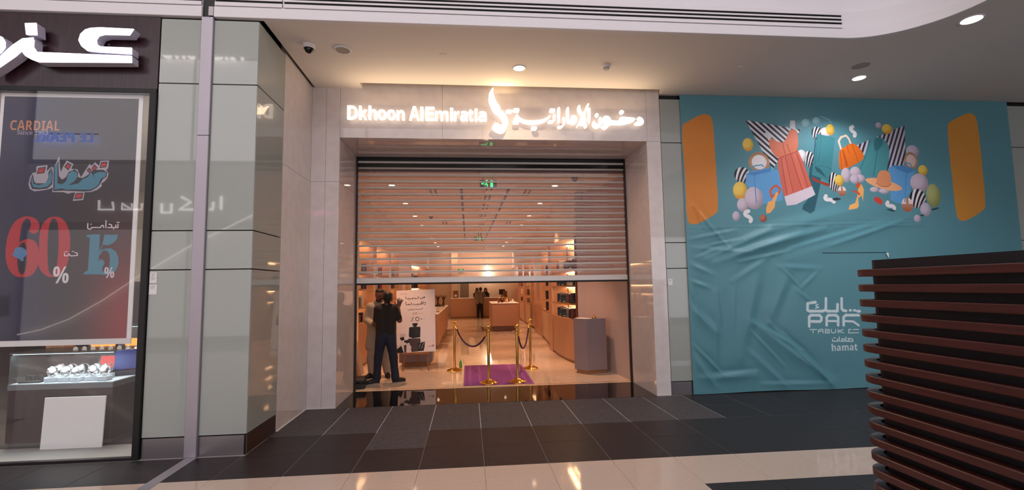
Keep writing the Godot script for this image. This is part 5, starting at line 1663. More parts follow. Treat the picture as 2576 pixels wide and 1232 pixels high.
# ---------------------------------------------------------------- counters, pedestals, tills
func counters():
	var lq = M("shop_lacquer")
	var t = thing("service_counter", "long cream service counter across the rear of the shop", "counter", Vector3(0.55, 0, -19.95))
	part(t, "body", bx(3.1, 1.02, 0.66, 0.01), lq, Vector3(0, 0.56, 0))
	part(t, "plinth", bx(3.04, 0.055, 0.6), M("oak"), Vector3(0, 0.0275, 0))
	part(t, "worktop", bx(3.14, 0.03, 0.7, 0.006), M("white_paint"), Vector3(0, 1.085, 0))
	t = thing("island_counter", "square cream island counter with bottles on top, right of the customer", "counter", Vector3(1.4, 0, -12.2))
	part(t, "body", bx(1.04, 0.85, 2.2, 0.015), lq, Vector3(0, 0.625, 0))
	part(t, "plinth", bx(0.94, 0.2, 2.1, 0.006), mat("plinth_brown", Color(0.42, 0.27, 0.19), 0.4), Vector3(0, 0.1, 0))
	part(t, "worktop", bx(1.06, 0.03, 2.22, 0.006), M("white_paint"), Vector3(0, 1.065, 0))
	# low display counters in a row on the left
	var proto = null
	for i in 4:
		var lb: String = "cream display counter with glass top on the left, %s of the row from the front" % ORD[i]
		var at = Vector3(-1.28, 0, -7.05 - 1.62 * i)
		if proto == null:
			proto = thing("display_counter", lb, "counter", at, 0.0, "display counters on the left")
			part(proto, "body", bx(0.86, 0.86, 1.36, 0.012), lq, Vector3(0, 0.53, 0))
			part(proto, "plinth", bx(0.78, 0.1, 1.28), M("oak"), Vector3(0, 0.05, 0))
			part(proto, "worktop", bx(0.88, 0.025, 1.38, 0.004), M("white_paint"), Vector3(0, 0.9725, 0))
			part(proto, "glass_top", bx(0.8, 0.03, 1.1, 0.004), mat("glass_slab", Color(0.82, 0.80, 0.76), 0.05), Vector3(0.02, 1.0, 0))
		else: dup(proto, at, 0.0, lb)
	# two waisted vases on the last of them
	var pf = [Vector2(0.075, 0.0), Vector2(0.07, 0.03), Vector2(0.04, 0.13), Vector2(0.035, 0.18), Vector2(0.06, 0.26), Vector2(0.085, 0.33)]
	var v = thing("vase", "brown waisted vase with pronged rim on the left counters, left of a pair", "vase", Vector3(-1.2, 1.015, -11.75), 0.0, "pair of waisted vases")
	part(v, "body", lathe(pf, 14), mat("bronze", Color(0.35, 0.20, 0.10), 0.3, 0.5))
	for k in 4:
		var a = TAU * k / 4 + 0.4
		part(v, "prong", tube([Vector3(cos(a) * 0.08, 0.31, sin(a) * 0.08), Vector3(cos(a) * 0.1, 0.37, sin(a) * 0.1), Vector3(cos(a) * 0.09, 0.41, sin(a) * 0.09)], [0.016, 0.012, 0.004], 6), mats["bronze"])
	dup(v, Vector3(-0.98, 1.015, -11.75), 0.5, "brown waisted vase with pronged rim on the left counters, right of a pair")
	# bottles
	var bi = {"dark": Color(0.06, 0.03, 0.03), "red": Color(0.45, 0.03, 0.03), "amber": Color(0.55, 0.28, 0.10), "clear": Color(0.75, 0.68, 0.62), "white": Color(0.88, 0.84, 0.80)}
	var spots = [["red", 1.22, -12.0, 0.2], ["dark", 1.32, -11.7, 0.14], ["amber", 1.42, -12.2, 0.22], ["clear", 1.5, -11.6, 0.2], ["dark", 1.56, -12.0, 0.16], ["red", 1.16, -11.4, 0.11], ["white", 1.72, -11.6, 0.14], ["amber", 1.64, -12.4, 0.2], ["dark", 1.36, -12.7, 0.2], ["white", 1.8, -12.1, 0.12]]
	for s in spots: bottle("%s perfume bottle on the island counter, %s" % [s[0], place(s, spots)], bi[s[0]], s[0], Vector3(s[1], 1.08, s[2]), s[3], "bottles on the island counter")
	var sp2 = [["dark", -1.5, -8.3, 0.12], ["dark", -1.35, -8.9, 0.14], ["amber", -1.15, -8.5, 0.1], ["clear", -1.25, -10.2, 0.12], ["dark", -1.4, -11.5, 0.1], ["dark", -1.05, -10.7, 0.1], ["amber", -1.2, -7.0, 0.12], ["white", -1.0, -7.2, 0.08]]
	for s in sp2: bottle("%s perfume bottle on the left display counters, %s" % [s[0], place(s, sp2)], bi[s[0]], s[0], Vector3(s[1], 1.016, s[2]), s[3], "bottles on the left counters")
	var tr = thing("serving_tray", "dark tray of small bottles in front of the waisted vases", "tray", Vector3(-1.2, 1.0155, -11.35))
	part(tr, "tray", bx(0.5, 0.02, 0.2, 0.005), M("black_gloss"), Vector3(0, 0.01, 0))
	part(tr, "rim", bx(0.52, 0.03, 0.012, 0.003), M("black_gloss"), Vector3(0, 0.015, 0.1))
	# till screen, pictures, panels at the back
	var mo = thing("monitor", "black till monitor on the rear counter, right of the staff", "monitor", Vector3(1.9, 1.1, -19.9))
	part(mo, "screen", bx(0.34, 0.3, 0.03, 0.006), M("black_gloss"), Vector3(0, 0.3, 0))
	part(mo, "stand", bx(0.05, 0.2, 0.04), M("black"), Vector3(0, 0.1, -0.02))
	part(mo, "foot", bx(0.2, 0.015, 0.16), M("black"), Vector3(0, 0.0075, 0))
	for q in [["small framed picture of a white flower on the rear counter's left", Vector3(-0.72, 1.1, -20.0), 0.28, 0.42], ["tan framed panel standing on the rear counter right of the monitor", Vector3(2.06, 1.1, -19.75), 0.24, 0.36]]:
		var p = thing("framed_picture", q[0], "picture", q[1], 0.0, "framed panels at the rear")
		part(p, "frame", bx(q[2], q[3], 0.03, 0.004), M("oak"), Vector3(0, q[3] / 2, 0))
		part(p, "board", bx(q[2] - 0.05, q[3] - 0.05, 0.004, 0.0), mat("picture_tan", Color(0.45, 0.30, 0.22), 0.5), Vector3(0, q[3] / 2, 0.016))
		if q[2] > 0.25: part(p, "flower", lathe([Vector2(0, 0), Vector2(0.07, 0.0), Vector2(0.05, 0.008), Vector2(0, 0.012)], 12), M("white_card"), Vector3(0, 0.13, 0.018), Vector3(PI / 2, 0, 0))
	# pedestals near the entrance
	var pd = thing("pedestal", "tall faceted cream pedestal just inside on the right, with a bell on top", "pedestal")
	part(pd, "body", plan(v2([2.075, -2.14, 2.275, -1.89, 2.685, -1.99, 2.66, -2.36, 2.2, -2.42]), 0.075, 1.06), mat("pedestal_paint", Color(0.52, 0.46, 0.47), 0.5))
	part(pd, "plinth", plan(v2([2.12, -2.14, 2.285, -1.925, 2.65, -2.01, 2.62, -2.33, 2.22, -2.38]), 0.0, 0.075), M("oak"))
	part(pd, "tray", plan(v2([2.13, -2.12, 2.28, -1.94, 2.42, -1.98, 2.3, -2.3, 2.18, -2.3]), 1.06, 1.064), M("white_card"))
	var be = thing("service_bell", "small brass service bell on the right pedestal", "bell", Vector3(2.47, 1.06, -2.06))
	part(be, "base", lathe([Vector2(0.0, 0.0), Vector2(0.045, 0.0), Vector2(0.045, 0.012), Vector2(0.0, 0.014)], 20), M("black"))
	part(be, "dome", lathe([Vector2(0.042, 0.014), Vector2(0.04, 0.028), Vector2(0.026, 0.045), Vector2(0.006, 0.052), Vector2(0.0, 0.052)], 20, 2.0), M("brass"))
	part(be, "button", lathe([Vector2(0.006, 0.05), Vector2(0.006, 0.066), Vector2(0.011, 0.068), Vector2(0.011, 0.076), Vector2(0.0, 0.079)], 12), M("brass"))
	var p2 = thing("pedestal", "tall cream pedestal on a wooden plinth behind the easel", "pedestal", Vector3(-1.16, 0, -3.72))
	part(p2, "body", bx(0.72, 0.95, 0.5, 0.012), mats["pedestal_paint"], Vector3(0, 0.565, 0))
	part(p2, "plinth", bx(0.6, 0.09, 0.4), M("oak"), Vector3(0, 0.045, 0))

func place(s: Array, all: Array) -> String:
	var n = 0
	for q in all:
		if q[1] < s[1]: n += 1
	return ("leftmost of the group" if n == 0 else "rightmost of the group" if n == all.size() - 1 else "%s from the left" % ORD[n] if n < 8 else "ninth from the left")

func bottle(label: String, c: Color, key: String, at: Vector3, h: float, group: String):
	var t = thing("perfume_bottle", label, "bottle", at, 0.0, group)
	var r = h * 0.27
	part(t, "flask", lathe([Vector2(0, 0), Vector2(r, 0), Vector2(r, h * 0.55), Vector2(r * 0.75, h * 0.66), Vector2(r * 0.35, h * 0.7), Vector2(r * 0.35, h * 0.75)], 14), mat("flask " + key, c, 0.08))
	part(t, "cap", lathe([Vector2(r * 0.5, h * 0.74), Vector2(r * 0.55, h * 0.95), Vector2(r * 0.3, h), Vector2(0, h)], 12), M("brass") if key != "white" else M("white_paint"))

# ---------------------------------------------------------------- entrance: stanchions, rug, poster, tools
func entrance():
	var at = [Vector3(0.349, 0.0, -1.40), Vector3(0.865, 0.0, -1.40), Vector3(-0.295, 0, -2.82), Vector3(1.279, 0, -2.78)]
	var lbs = ["brass stanchion at the front edge of the purple rug, left one", "brass stanchion at the front edge of the purple rug, right one", "brass stanchion standing left of the purple rug, farther back", "brass stanchion standing right of the purple rug, farther back"]
	var s0 = null
	for i in 4:
		var p: Vector3 = at[i]
		if i < 2: p.y = 0.0065
		if s0 == null:
			s0 = thing("stanchion", lbs[i], "stanchion", p, 0.0, "brass stanchions")
			part(s0, "base", lathe([Vector2(0.0, 0.0), Vector2(0.158, 0.0), Vector2(0.16, 0.012), Vector2(0.15, 0.022), Vector2(0.09, 0.045), Vector2(0.04, 0.062), Vector2(0.026, 0.075)], 36, 0.5), M("brass"))
			part(s0, "post", lathe([Vector2(0.026, 0.07), Vector2(0.026, 0.90), Vector2(0.022, 0.905)], 24), M("brass"))
			part(s0, "collar", lathe([Vector2(0.02, 0.90), Vector2(0.044, 0.905), Vector2(0.046, 0.912), Vector2(0.02, 0.922), Vector2(0.014, 0.94), Vector2(0.02, 0.955)], 24), M("brass"))
			var pr = []
			for k in 13:
				var a = -PI / 2 + PI * k / 12
				pr.append(Vector2(maxf(0.042 * cos(a), 0.0), 0.995 + 0.042 * sin(a)))
			part(s0, "ball_finial", lathe(pr, 24, 2.0), M("brass"))
			var rg = []
			for k in 13: rg.append(Vector3(0.062 + 0.02 * cos(TAU * k / 12), 0.9, 0.02 * sin(TAU * k / 12)))
			for sg in [-1.0, 1.0]:
				part(s0, "hook_ring", tube(rg, 0.004, 6), M("brass"), Vector3.ZERO, Vector3(0, 0.0 if sg > 0 else PI, 0))
		else: dup(s0, p, 0.0, lbs[i])
	rope("purple velvet rope sagging between the two left stanchions", at[2] + Vector3(0.03, 0.89, 0.05), at[0] + Vector3(-0.03, 0.87, -0.05), 0.30)
	rope("purple velvet rope sagging between the two right stanchions", at[1] + Vector3(0.02, 0.87, -0.05), at[3] + Vector3(-0.03, 0.89, 0.04), 0.36)
	# rug
	var c = Canvas.new(512, 880, Color(0.50, 0.24, 0.52))
	var li = Color(0.68, 0.45, 0.70)
	for side in 2:
		for x in [6, 40, 52, 118, 130]:
			var xx: int = x if side == 0 else 511 - x
			for y in range(0, 880, 8): c.im.fill_rect(Rect2i(xx - 2, y, 5, 5), li)
		for y in 880:
			for o in [0, 30]:
				var xo: float = 85 + 22 * sin(y * 0.07 + o) + 6 * sin(y * 0.31)
				c.im.fill_rect(Rect2i(int(xo if side == 0 else 511 - xo), y, 4, 1), Color(0.57, 0.34, 0.61))
			if y % 14 < 4:
				c.im.fill_rect(Rect2i(60 if side == 0 else 400, y, 52, 1), Color(0.48, 0.25, 0.53))
	var r = thing("rug", "purple rug with pale woven borders between the brass stanchions", "rug", Vector3(0.523, 0, -2.315))
	part(r, "pile", bx(1.245, 0.006, 2.14, 0.002), mat("rug_edge", Color(0.42, 0.2, 0.47), 0.95), Vector3(0, 0.003, 0))
	part(r, "woven_face", face(1.24, 2.135), print_mat("rug print", c, 0.95), Vector3(0, 0.0064, 0), Vector3(-PI / 2, 0, 0))
	# green bottle on the floor
	var g = thing("plastic_bottle", "small green plastic bottle on the floor behind the left stanchion", "bottle", Vector3(-0.18, 0, -3.15))
	part(g, "body", lathe([Vector2(0, 0), Vector2(0.03, 0), Vector2(0.032, 0.02), Vector2(0.03, 0.06), Vector2(0.032, 0.1), Vector2(0.014, 0.14), Vector2(0.013, 0.15)], 16, 0.9), mat("green_pet", Color(0.42, 0.62, 0.30), 0.12))
	part(g, "cap", lathe([Vector2(0.015, 0.148), Vector2(0.015, 0.165), Vector2(0.0, 0.166)], 12), M("white_card"))
	easel()
	# tool case
	var t = thing("tool_case", "dark teal plastic tool case on the floor beside the men", "tool case", Vector3(-1.955, 0, -1.45), 0.15)
	var tc = mat("teal_case", Color(0.06, 0.11, 0.125), 0.5)
	part(t, "lower_shell", bx(0.3, 0.085, 0.36, 0.015), tc, Vector3(0, 0.0475, 0))
	part(t, "upper_shell", bx(0.3, 0.075, 0.36, 0.02), tc, Vector3(0, 0.13, 0))
	part(t, "seam", bx(0.303, 0.006, 0.363, 0.0), M("black"), Vector3(0, 0.091, 0))
	for x in [-0.08, 0.08]: part(t, "latch", bx(0.03, 0.04, 0.012, 0.003), M("black"), Vector3(x, 0.095, 0.184))
	part(t, "handle", tube([Vector3(-0.06, 0.08, 0.18), Vector3(-0.055, 0.08, 0.22), Vector3(0.055, 0.08, 0.22), Vector3(0.06, 0.08, 0.18)], 0.009, 8), M("black"))
	part(t, "sticker", bx(0.09, 0.035, 0.002, 0.0), mat("sticker", Color(0.62, 0.45, 0.40), 0.6), Vector3(-0.06, 0.045, 0.181))
	# boards leaning on the wall
	var lp = thing("leaning_panel", "large pale board with dark edge leaning against the left wall behind the men", "board", Vector3(-2.22, 0, -2.42), PI / 2)
	part(lp, "sheet", bx(0.95, 0.68, 0.02, 0.002), mat("board_face", Color(0.62, 0.57, 0.52), 0.7), Vector3(0, 0.33, 0), Vector3(-0.22, 0, 0))
	part(lp, "edge_band", bx(0.012, 0.68, 0.026, 0.0), M("black"), Vector3(-0.47, 0.33, 0.0), Vector3(-0.22, 0, 0))
	lp = thing("leaning_panel", "narrow pale timber leaning against the left wall beside the tool case", "board", Vector3(-2.08, 0, -1.93), PI / 2)
	part(lp, "batten", bx(0.06, 0.72, 0.03, 0.003), M("shop_lacquer"), Vector3(0.0, 0.36, 0), Vector3(-0.12, 0, 0.36))
	part(lp, "batten_edge", bx(0.008, 0.72, 0.032, 0.0), M("oak"), Vector3(0.034, 0.36, 0), Vector3(-0.12, 0, 0.36))

func rope(label: String, a: Vector3, b: Vector3, sag: float):
	var t = thing("velvet_rope", label, "rope", Vector3.ZERO, 0.0, "velvet ropes")
	var pts = []
	for i in 21:
		var f = i / 20.0
		var p = a.lerp(b, f)
		p.y -= sag * (1.0 - pow(absf(2.0 * f - 1.0), 2.2))
		pts.append(p)
	var v = mat("velvet", Color(0.22, 0.10, 0.24), 0.9)
	v.rim_enabled = true
	v.rim = 0.5
	part(t, "cord", tube(pts, 0.0165, 12), v)
	for q in [[pts[0], pts[1]], [pts[20], pts[19]]]:
		part(t, "end_hook", tube([q[0] + (q[0] - q[1]).normalized() * 0.03, q[0] + (q[1] - q[0]) * 0.7], 0.02, 12), M("brass"))

func easel():
	var c = Canvas.new(600, 960, Color(0.90, 0.86, 0.85))
	var ink = Color(0.10, 0.07, 0.07)
	var k = func(a: Array) -> PackedVector2Array:   # from (u, v) measured over the sheet's 403 by 645 units
		var r = PackedVector2Array()
		for i in range(0, a.size(), 2): r.append(Vector2((a[i] - 472) * 1.489, (a[i + 1] - 128) * 1.489))
		return r
	# first line, second line and the offer, drawn as pen strokes
	for s in [[570, 195, 570, 220, 640, 220, 640, 210], [600, 220, 600, 210], [668, 220, 668, 210, 640, 220], [680, 220, 705, 220, 705, 203, 695, 203], [668, 220, 680, 220], [722, 212, 726, 226, 742, 226, 748, 210], [748, 214, 770, 216, 772, 204, 758, 206, 756, 216], [570, 250, 570, 282, 600, 282, 600, 272], [600, 282, 630, 282, 630, 262, 620, 262], [640, 282, 655, 282, 655, 272], [662, 284, 690, 284, 694, 272], [690, 282, 715, 282, 718, 274], [718, 282, 742, 282, 745, 268, 728, 268, 730, 282], [735, 250, 735, 270], [750, 250, 752, 282], [762, 262, 776, 264, 776, 276, 764, 290]]:
		c.line(rounded_open((k as Callable).call(s)), 8.0, ink)
	for d in [[600, 232], [612, 232], [622, 232], [735, 197], [640, 230], [668, 230], [630, 296], [650, 296], [675, 296], [684, 296], [700, 296]]: c.disc(((k as Callable).call(d) as PackedVector2Array)[0], 4, 4, ink)
	for s in [[592, 330, 600, 338, 630, 334, 632, 326], [632, 334, 660, 334, 664, 326], [670, 328, 690, 334, 720, 332, 750, 330, 740, 322]]: c.line(rounded_open((k as Callable).call(s)), 6.0, ink)
	for d in [[618, 318], [628, 318], [745, 314]]: c.disc(((k as Callable).call(d) as PackedVector2Array)[0], 3, 3, ink)
	c.line((k as Callable).call([640, 388, 660, 366]), 5.0, ink)
	c.line((k as Callable).call([672, 366, 676, 372, 688, 366]), 5.0, ink)
	c.line((k as Callable).call([674, 366, 676, 390]), 5.0, ink)
	c.line((k as Callable).call([728, 374, 745, 372]), 3.0, ink)
	c.line((k as Callable).call([624, 456, 650, 412]), 8.0, ink)
	c.line(rounded_open((k as Callable).call([688, 412, 674, 418, 670, 434, 676, 450, 690, 455, 704, 448, 707, 432, 702, 418, 688, 412])), 9.0, ink)
	c.line((k as Callable).call([750, 436, 770, 434]), 3.0, Color(0.4, 0.34, 0.33))
	for d in [[642, 368, 3], [658, 386, 3], [709, 376, 6], [628, 420, 5], [650, 450, 5], [732, 434, 9]]: c.disc(((k as Callable).call([d[0], d[1]]) as PackedVector2Array)[0], d[2], d[2], ink)
	# logo line, bottle and the dark motif at the foot
	for s in [[512, 160, 560, 158], [512, 172, 560, 170]]: c.line((k as Callable).call(s), 2.0, ink)
	c.line((k as Callable).call([572, 158, 576, 166, 572, 178]), 4.0, ink)
	var dark = Color(0.07, 0.055, 0.07)
	c.fill(rounded((k as Callable).call([635, 476, 692, 474, 692, 488, 682, 500, 682, 512, 645, 512, 645, 500, 634, 490]), 1), dark)
	c.fill((k as Callable).call([602, 518, 630, 512, 715, 514, 720, 526, 716, 622, 640, 630, 598, 612]), dark)
	c.fill((k as Callable).call([640, 524, 706, 526, 704, 612, 646, 616]), Color(0.12, 0.10, 0.12))
	c.disc(((k as Callable).call([688, 560]) as PackedVector2Array)[0], 12, 16, Color(0.22, 0.18, 0.19))
	c.fill((k as Callable).call([590, 630, 716, 632, 720, 660, 700, 765, 625, 770, 600, 660]), Color(0.27, 0.20, 0.20))
	c.fill((k as Callable).call([690, 680, 765, 668, 760, 720, 750, 762, 690, 764]), dark)
	for q in 26: c.disc(((k as Callable).call([700 + (q * 37) % 60, 672 + (q * 53) % 70]) as PackedVector2Array)[0], 5, 4, Color(0.70, 0.66, 0.65))
	c.fill((k as Callable).call([474, 700, 500, 690, 520, 640, 545, 650, 560, 690, 600, 680, 625, 720, 610, 772, 474, 772]), Color(0.84, 0.80, 0.79))
	c.fill((k as Callable).call([500, 590, 520, 575, 560, 580, 575, 605, 545, 615, 510, 620]), Color(0.80, 0.76, 0.75))
	c.fill((k as Callable).call([505, 618, 545, 610, 555, 640, 530, 650, 512, 640]), Color(0.16, 0.10, 0.09))
	c.fill((k as Callable).call([545, 650, 600, 640, 605, 672, 580, 680, 555, 668]), Color(0.15, 0.10, 0.09))
	c.fill((k as Callable).call([474, 735, 520, 700, 545, 772, 474, 772]), dark)
	c.fill((k as Callable).call([545, 700, 575, 690, 570, 772, 552, 772]), Color(0.30, 0.25, 0.25))
	c.line((k as Callable).call([795, 716, 835, 712]), 5.0, Color(0.58, 0.52, 0.51))
	c.line((k as Callable).call([795, 726, 835, 722]), 5.0, Color(0.58, 0.52, 0.51))
	c.disc(((k as Callable).call([848, 714]) as PackedVector2Array)[0], 16, 18, Color(0.60, 0.54, 0.53))
	var p = thing("easel_poster", "tall white Arabic discount poster with a black perfume bottle, standing on the easel", "poster", Vector3(-1.10, 0.385, -2.885))
	var b = Vector3(-0.09, 0.0, 0.022)
	part(p, "board", bx(0.80, 1.29, 0.012, 0.001), M("white_card"), Vector3(0, 0.645, -0.058), b)
	part(p, "print", face(0.798, 1.288), print_mat("easel poster print", c, 0.5), Vector3(0, 0.6456, -0.0515), b)
	var e = thing("easel", "light wooden easel holding the white discount poster", "easel", Vector3(-1.1, 0, -2.96))
	var wood = M("pine")
	for s in [-1.0, 1.0]:
		part(e, "leg", tube([Vector3(0.265 * s, 0, 0.03), Vector3(0.11 * s, 1.45, -0.14)], 0.0165, 6), wood)
	part(e, "rear_leg", tube([Vector3(0.0, 0, -0.42), Vector3(0.0, 1.4, -0.16)], 0.0145, 6), wood)
	part(e, "ledge", bx(0.56, 0.035, 0.07, 0.004), wood, Vector3(0, 0.362, 0.045))
	part(e, "crossbar", bx(0.42, 0.03, 0.02, 0.003), wood, Vector3(0, 0.9, -0.085))

# ---------------------------------------------------------------- slatted kiosk in the foreground
func kiosk():
	var t = thing("kiosk", "large dark kiosk wrapped in horizontal reddish brown wooden slats, at the right edge", "kiosk")
	var outer = v2([2.1, 10.5, 2.1, 4.92])
	outer.append_array(arc(Vector2(2.22, 4.92), 0.12, 187, 263, 8))
	outer.append_array(v2([2.22, 4.80, 5.2, 4.80]))
	var inner = v2([2.16, 10.4, 2.16, 4.93])
	inner.append_array(arc(Vector2(2.22, 4.93), 0.06, 190, 260, 5))
	inner.append_array(v2([2.22, 4.87, 5.1, 4.87, 5.1, 10.4]))
	part(t, "body", plan(inner, 0.0, 1.828), M("navy_body"))
	for i in 22:
		var y = 1.779 - 0.08 * i
		part(t, "slat", sweep_rect(outer, y - 0.038, y, 0.052, 0.004), M("red_wood"))

# ---------------------------------------------------------------- people
func person(label: String, at: Vector3, turn: float):
	return thing("person", label, "person", at, turn)

func shoe_mesh(toe: Vector3) -> Array:   # [upper, sole]; the heel is at the origin
	var side = Vector3(-toe.z, 0, toe.x)
	var up_ = Vector3.UP
	var a = soft([bone(up_ * 0.05, up_ * 0.085, 0.042, 0.04), bone(up_ * 0.05, toe * 0.10 + up_ * 0.045, 0.04, 0.04), bone(toe * 0.10 + up_ * 0.042 + side * 0.012, toe * 0.18 + up_ * 0.036 + side * 0.01, 0.036, 0.03), bone(toe * 0.10 + up_ * 0.042 - side * 0.012, toe * 0.18 + up_ * 0.036 - side * 0.01, 0.036, 0.03)], 0.008)
	var o = PackedVector2Array()
	for k in 20:
		var an = TAU * k / 20
		var f = 0.085 + 0.135 * cos(an)
		var wv = 0.048 * sin(an) * (1.0 - 0.12 * cos(an + 0.4))
		var v = toe * f + side * wv
		o.append(Vector2(v.x, v.z))
	return [a, plan(o, 0.0, 0.022)]

func shoes(p, l: Vector3, lt: Vector3, r: Vector3, rt: Vector3, upper: Material, sole: Material):
	for q in [[l, lt], [r, rt]]:
		var m = shoe_mesh((q[1] as Vector3).normalized())
		var s = part(p, "shoe", m[0], upper, q[0])
		part(s, "sole", m[1], sole)

func people():
	var skin = mat("skin_brown", Color(0.40, 0.235, 0.165), 0.55)
	var hair = mat("hair_black", Color(0.02, 0.016, 0.015), 0.6)
	var V = func(x, y, z): return Vector3(x, y, z)
	# --- man in the dark shirt, seen from behind, right hand raised
	var p = person("man in a dark olive T-shirt and blue jeans seen from behind with one hand raised", Vector3(-1.515, 0, -1.74), 0.0)
	var hc = Vector3(0.02, 1.535, -0.02)
	var hb = Basis(Vector3.UP, 0.35)
	var sl = Vector3(-0.165, 1.335, 0.0)
	var sr = Vector3(0.165, 1.345, 0.0)
	var er = Vector3(0.242, 1.125, -0.03)
	var wr = Vector3(0.205, 1.37, -0.15)
	var el = Vector3(-0.19, 1.09, -0.10)
	var wl = Vector3(-0.06, 1.12, -0.24)
	var b = head_bones(hc, hb)
	b += [bone(Vector3(0.01, 1.35, 0.01), Vector3(0.018, 1.47, -0.005), 0.058, 0.052), bone(Vector3(-0.1, 1.33, 0), Vector3(0.1, 1.33, 0), 0.05, 0.05), bone(Vector3(0, 1.25, 0), Vector3(0, 0.95, 0), 0.07, 0.07), bone(sr, er, 0.05, 0.040), bone(er, wr, 0.042, 0.028), bone(sl, el, 0.05, 0.040), bone(el, wl, 0.042, 0.028), bone(Vector3(-0.08, 0.9, 0), Vector3(-0.14, 0.12, 0), 0.06, 0.04), bone(Vector3(0.08, 0.9, 0), Vector3(0.175, 0.12, 0), 0.06, 0.04)]
	part(p, "body", soft(b, 0.0105), skin)
	part(p, "hand", soft(hand_bones(wr - Vector3(0, 0.01, 0), Vector3(0.18, 0.98, -0.06).normalized(), Vector3(-0.95, 0.15, 0.2).normalized(), Vector3(-0.2, 0, -1).normalized(), 0.42, 0.12), 0.0045, 0.004), skin)
	part(p, "hand", soft(hand_bones(wl, Vector3(0.6, 0.1, -0.8).normalized(), Vector3(0.1, 1, 0), Vector3(0.8, 0, 0.6).normalized(), 0.1, 0.5), 0.006, 0.004), skin)
	part(p, "hair", soft(hair_bones(hc, hb, 0.055), 0.009, 0.01), hair)
	var olive = mat("shirt_olive", Color(0.135, 0.105, 0.085), 0.9)
	part(p, "shirt", soft([bone(Vector3(-0.085, 1.30, 0.0), Vector3(-0.075, 0.98, 0.0), 0.108, 0.10), bone(Vector3(0.085, 1.30, 0.0), Vector3(0.075, 0.98, 0.0), 0.108, 0.10), bone(Vector3(-0.075, 0.98, 0.0), Vector3(-0.08, 0.80, 0.0), 0.10, 0.105), bone(Vector3(0.075, 0.98, 0.0), Vector3(0.085, 0.80, 0.0), 0.10, 0.105), bone(Vector3(0, 1.25, -0.03), Vector3(0, 0.9, -0.05), 0.10, 0.11), bone(Vector3(-0.14, 1.345, 0), Vector3(0.14, 1.35, 0), 0.062, 0.062), bone(Vector3(-0.05, 1.385, 0.005), Vector3(0.06, 1.385, 0.005), 0.055, 0.055), bone(sr + Vector3(-0.02, 0, 0), sr.lerp(er, 0.78), 0.07, 0.062), bone(sl + Vector3(0.02, 0, 0), sl.lerp(el, 0.75), 0.07, 0.062)], 0.011), olive)
	var jeans = tmat("denim", noise_tex(128, 0.06, [Color(0.055, 0.075, 0.14), Color(0.09, 0.115, 0.19), Color(0.14, 0.17, 0.25)], [0.25, 0.55, 0.9], 31), 0.85, 3.0)
	part(p, "jeans", soft([bone(Vector3(-0.07, 0.86, 0.0), Vector3(0.08, 0.86, 0.0), 0.105, 0.105), bone(Vector3(-0.085, 0.78, 0.015), Vector3(-0.135, 0.46, -0.015), 0.102, 0.072), bone(Vector3(0.09, 0.78, 0.015), Vector3(0.14, 0.46, -0.01), 0.102, 0.072), bone(Vector3(-0.135, 0.46, -0.015), Vector3(-0.155, 0.09, 0.01), 0.074, 0.062), bone(Vector3(0.14, 0.46, -0.01), Vector3(0.175, 0.09, 0.01), 0.074, 0.062), bone(Vector3(-0.15, 0.17, 0.0), Vector3(-0.155, 0.10, 0.0), 0.066, 0.07), bone(Vector3(0.17, 0.17, 0.0), Vector3(0.175, 0.10, 0.0), 0.066, 0.07)], 0.011, 0.010), jeans)
	shoes(p, Vector3(-0.145, 0, 0.02), Vector3(-0.85, 0, 0.4), Vector3(0.165, 0, 0.02), Vector3(0.75, 0, -0.5), mat("sneaker", Color(0.05, 0.045, 0.045), 0.6), mat("sneaker_sole", Color(0.50, 0.45, 0.43), 0.6))
	# --- man in the long pale tunic, facing us
	p = person("man in a long pale tunic and loose trousers facing out, half hidden behind another man", Vector3(-1.765, 0, -2.36), 0.0)
	hc = Vector3(0.03, 1.58, 0.0)
	hb = Basis(Vector3.UP, PI - 0.3)
	b = head_bones(hc, hb)
	sl = Vector3(-0.165, 1.37, 0)
	sr = Vector3(0.175, 1.37, 0)
	el = Vector3(-0.215, 1.10, 0.03)
	wl = Vector3(-0.09, 1.04, 0.21)
	er = Vector3(0.235, 1.10, 0.0)
	wr = Vector3(0.24, 1.05, 0.11)
	b += [bone(Vector3(0, 1.38, 0), Vector3(0.02, 1.5, -0.01), 0.058, 0.052), bone(Vector3(-0.1, 1.35, 0), Vector3(0.1, 1.35, 0), 0.05, 0.05), bone(Vector3(0, 1.25, 0), Vector3(0, 0.95, 0), 0.07, 0.07), bone(sl, el, 0.045, 0.038), bone(el, wl, 0.038, 0.027), bone(sr, er, 0.045, 0.038), bone(er, wr, 0.038, 0.027), bone(Vector3(-0.08, 0.9, 0), Vector3(-0.11, 0.12, 0), 0.06, 0.04), bone(Vector3(0.08, 0.9, 0), Vector3(0.17, 0.12, 0), 0.06, 0.04)]
	part(p, "body", soft(b, 0.0105), skin)
	part(p, "hand", soft(hand_bones(wl, Vector3(0.75, -0.05, 0.65).normalized(), Vector3(0, 1, 0.1), Vector3(0.65, 0, -0.75).normalized(), 0.1, 0.5), 0.0055, 0.004), skin)
	part(p, "hand", soft(hand_bones(wr, Vector3(0.2, 0.15, 0.95).normalized(), Vector3(-0.1, 1, 0), Vector3(-1, 0, 0.2).normalized(), 0.1, 0.6), 0.0055, 0.004), skin)
	part(p, "hair", soft(hair_bones(hc, hb, 0.05), 0.009, 0.01), hair)
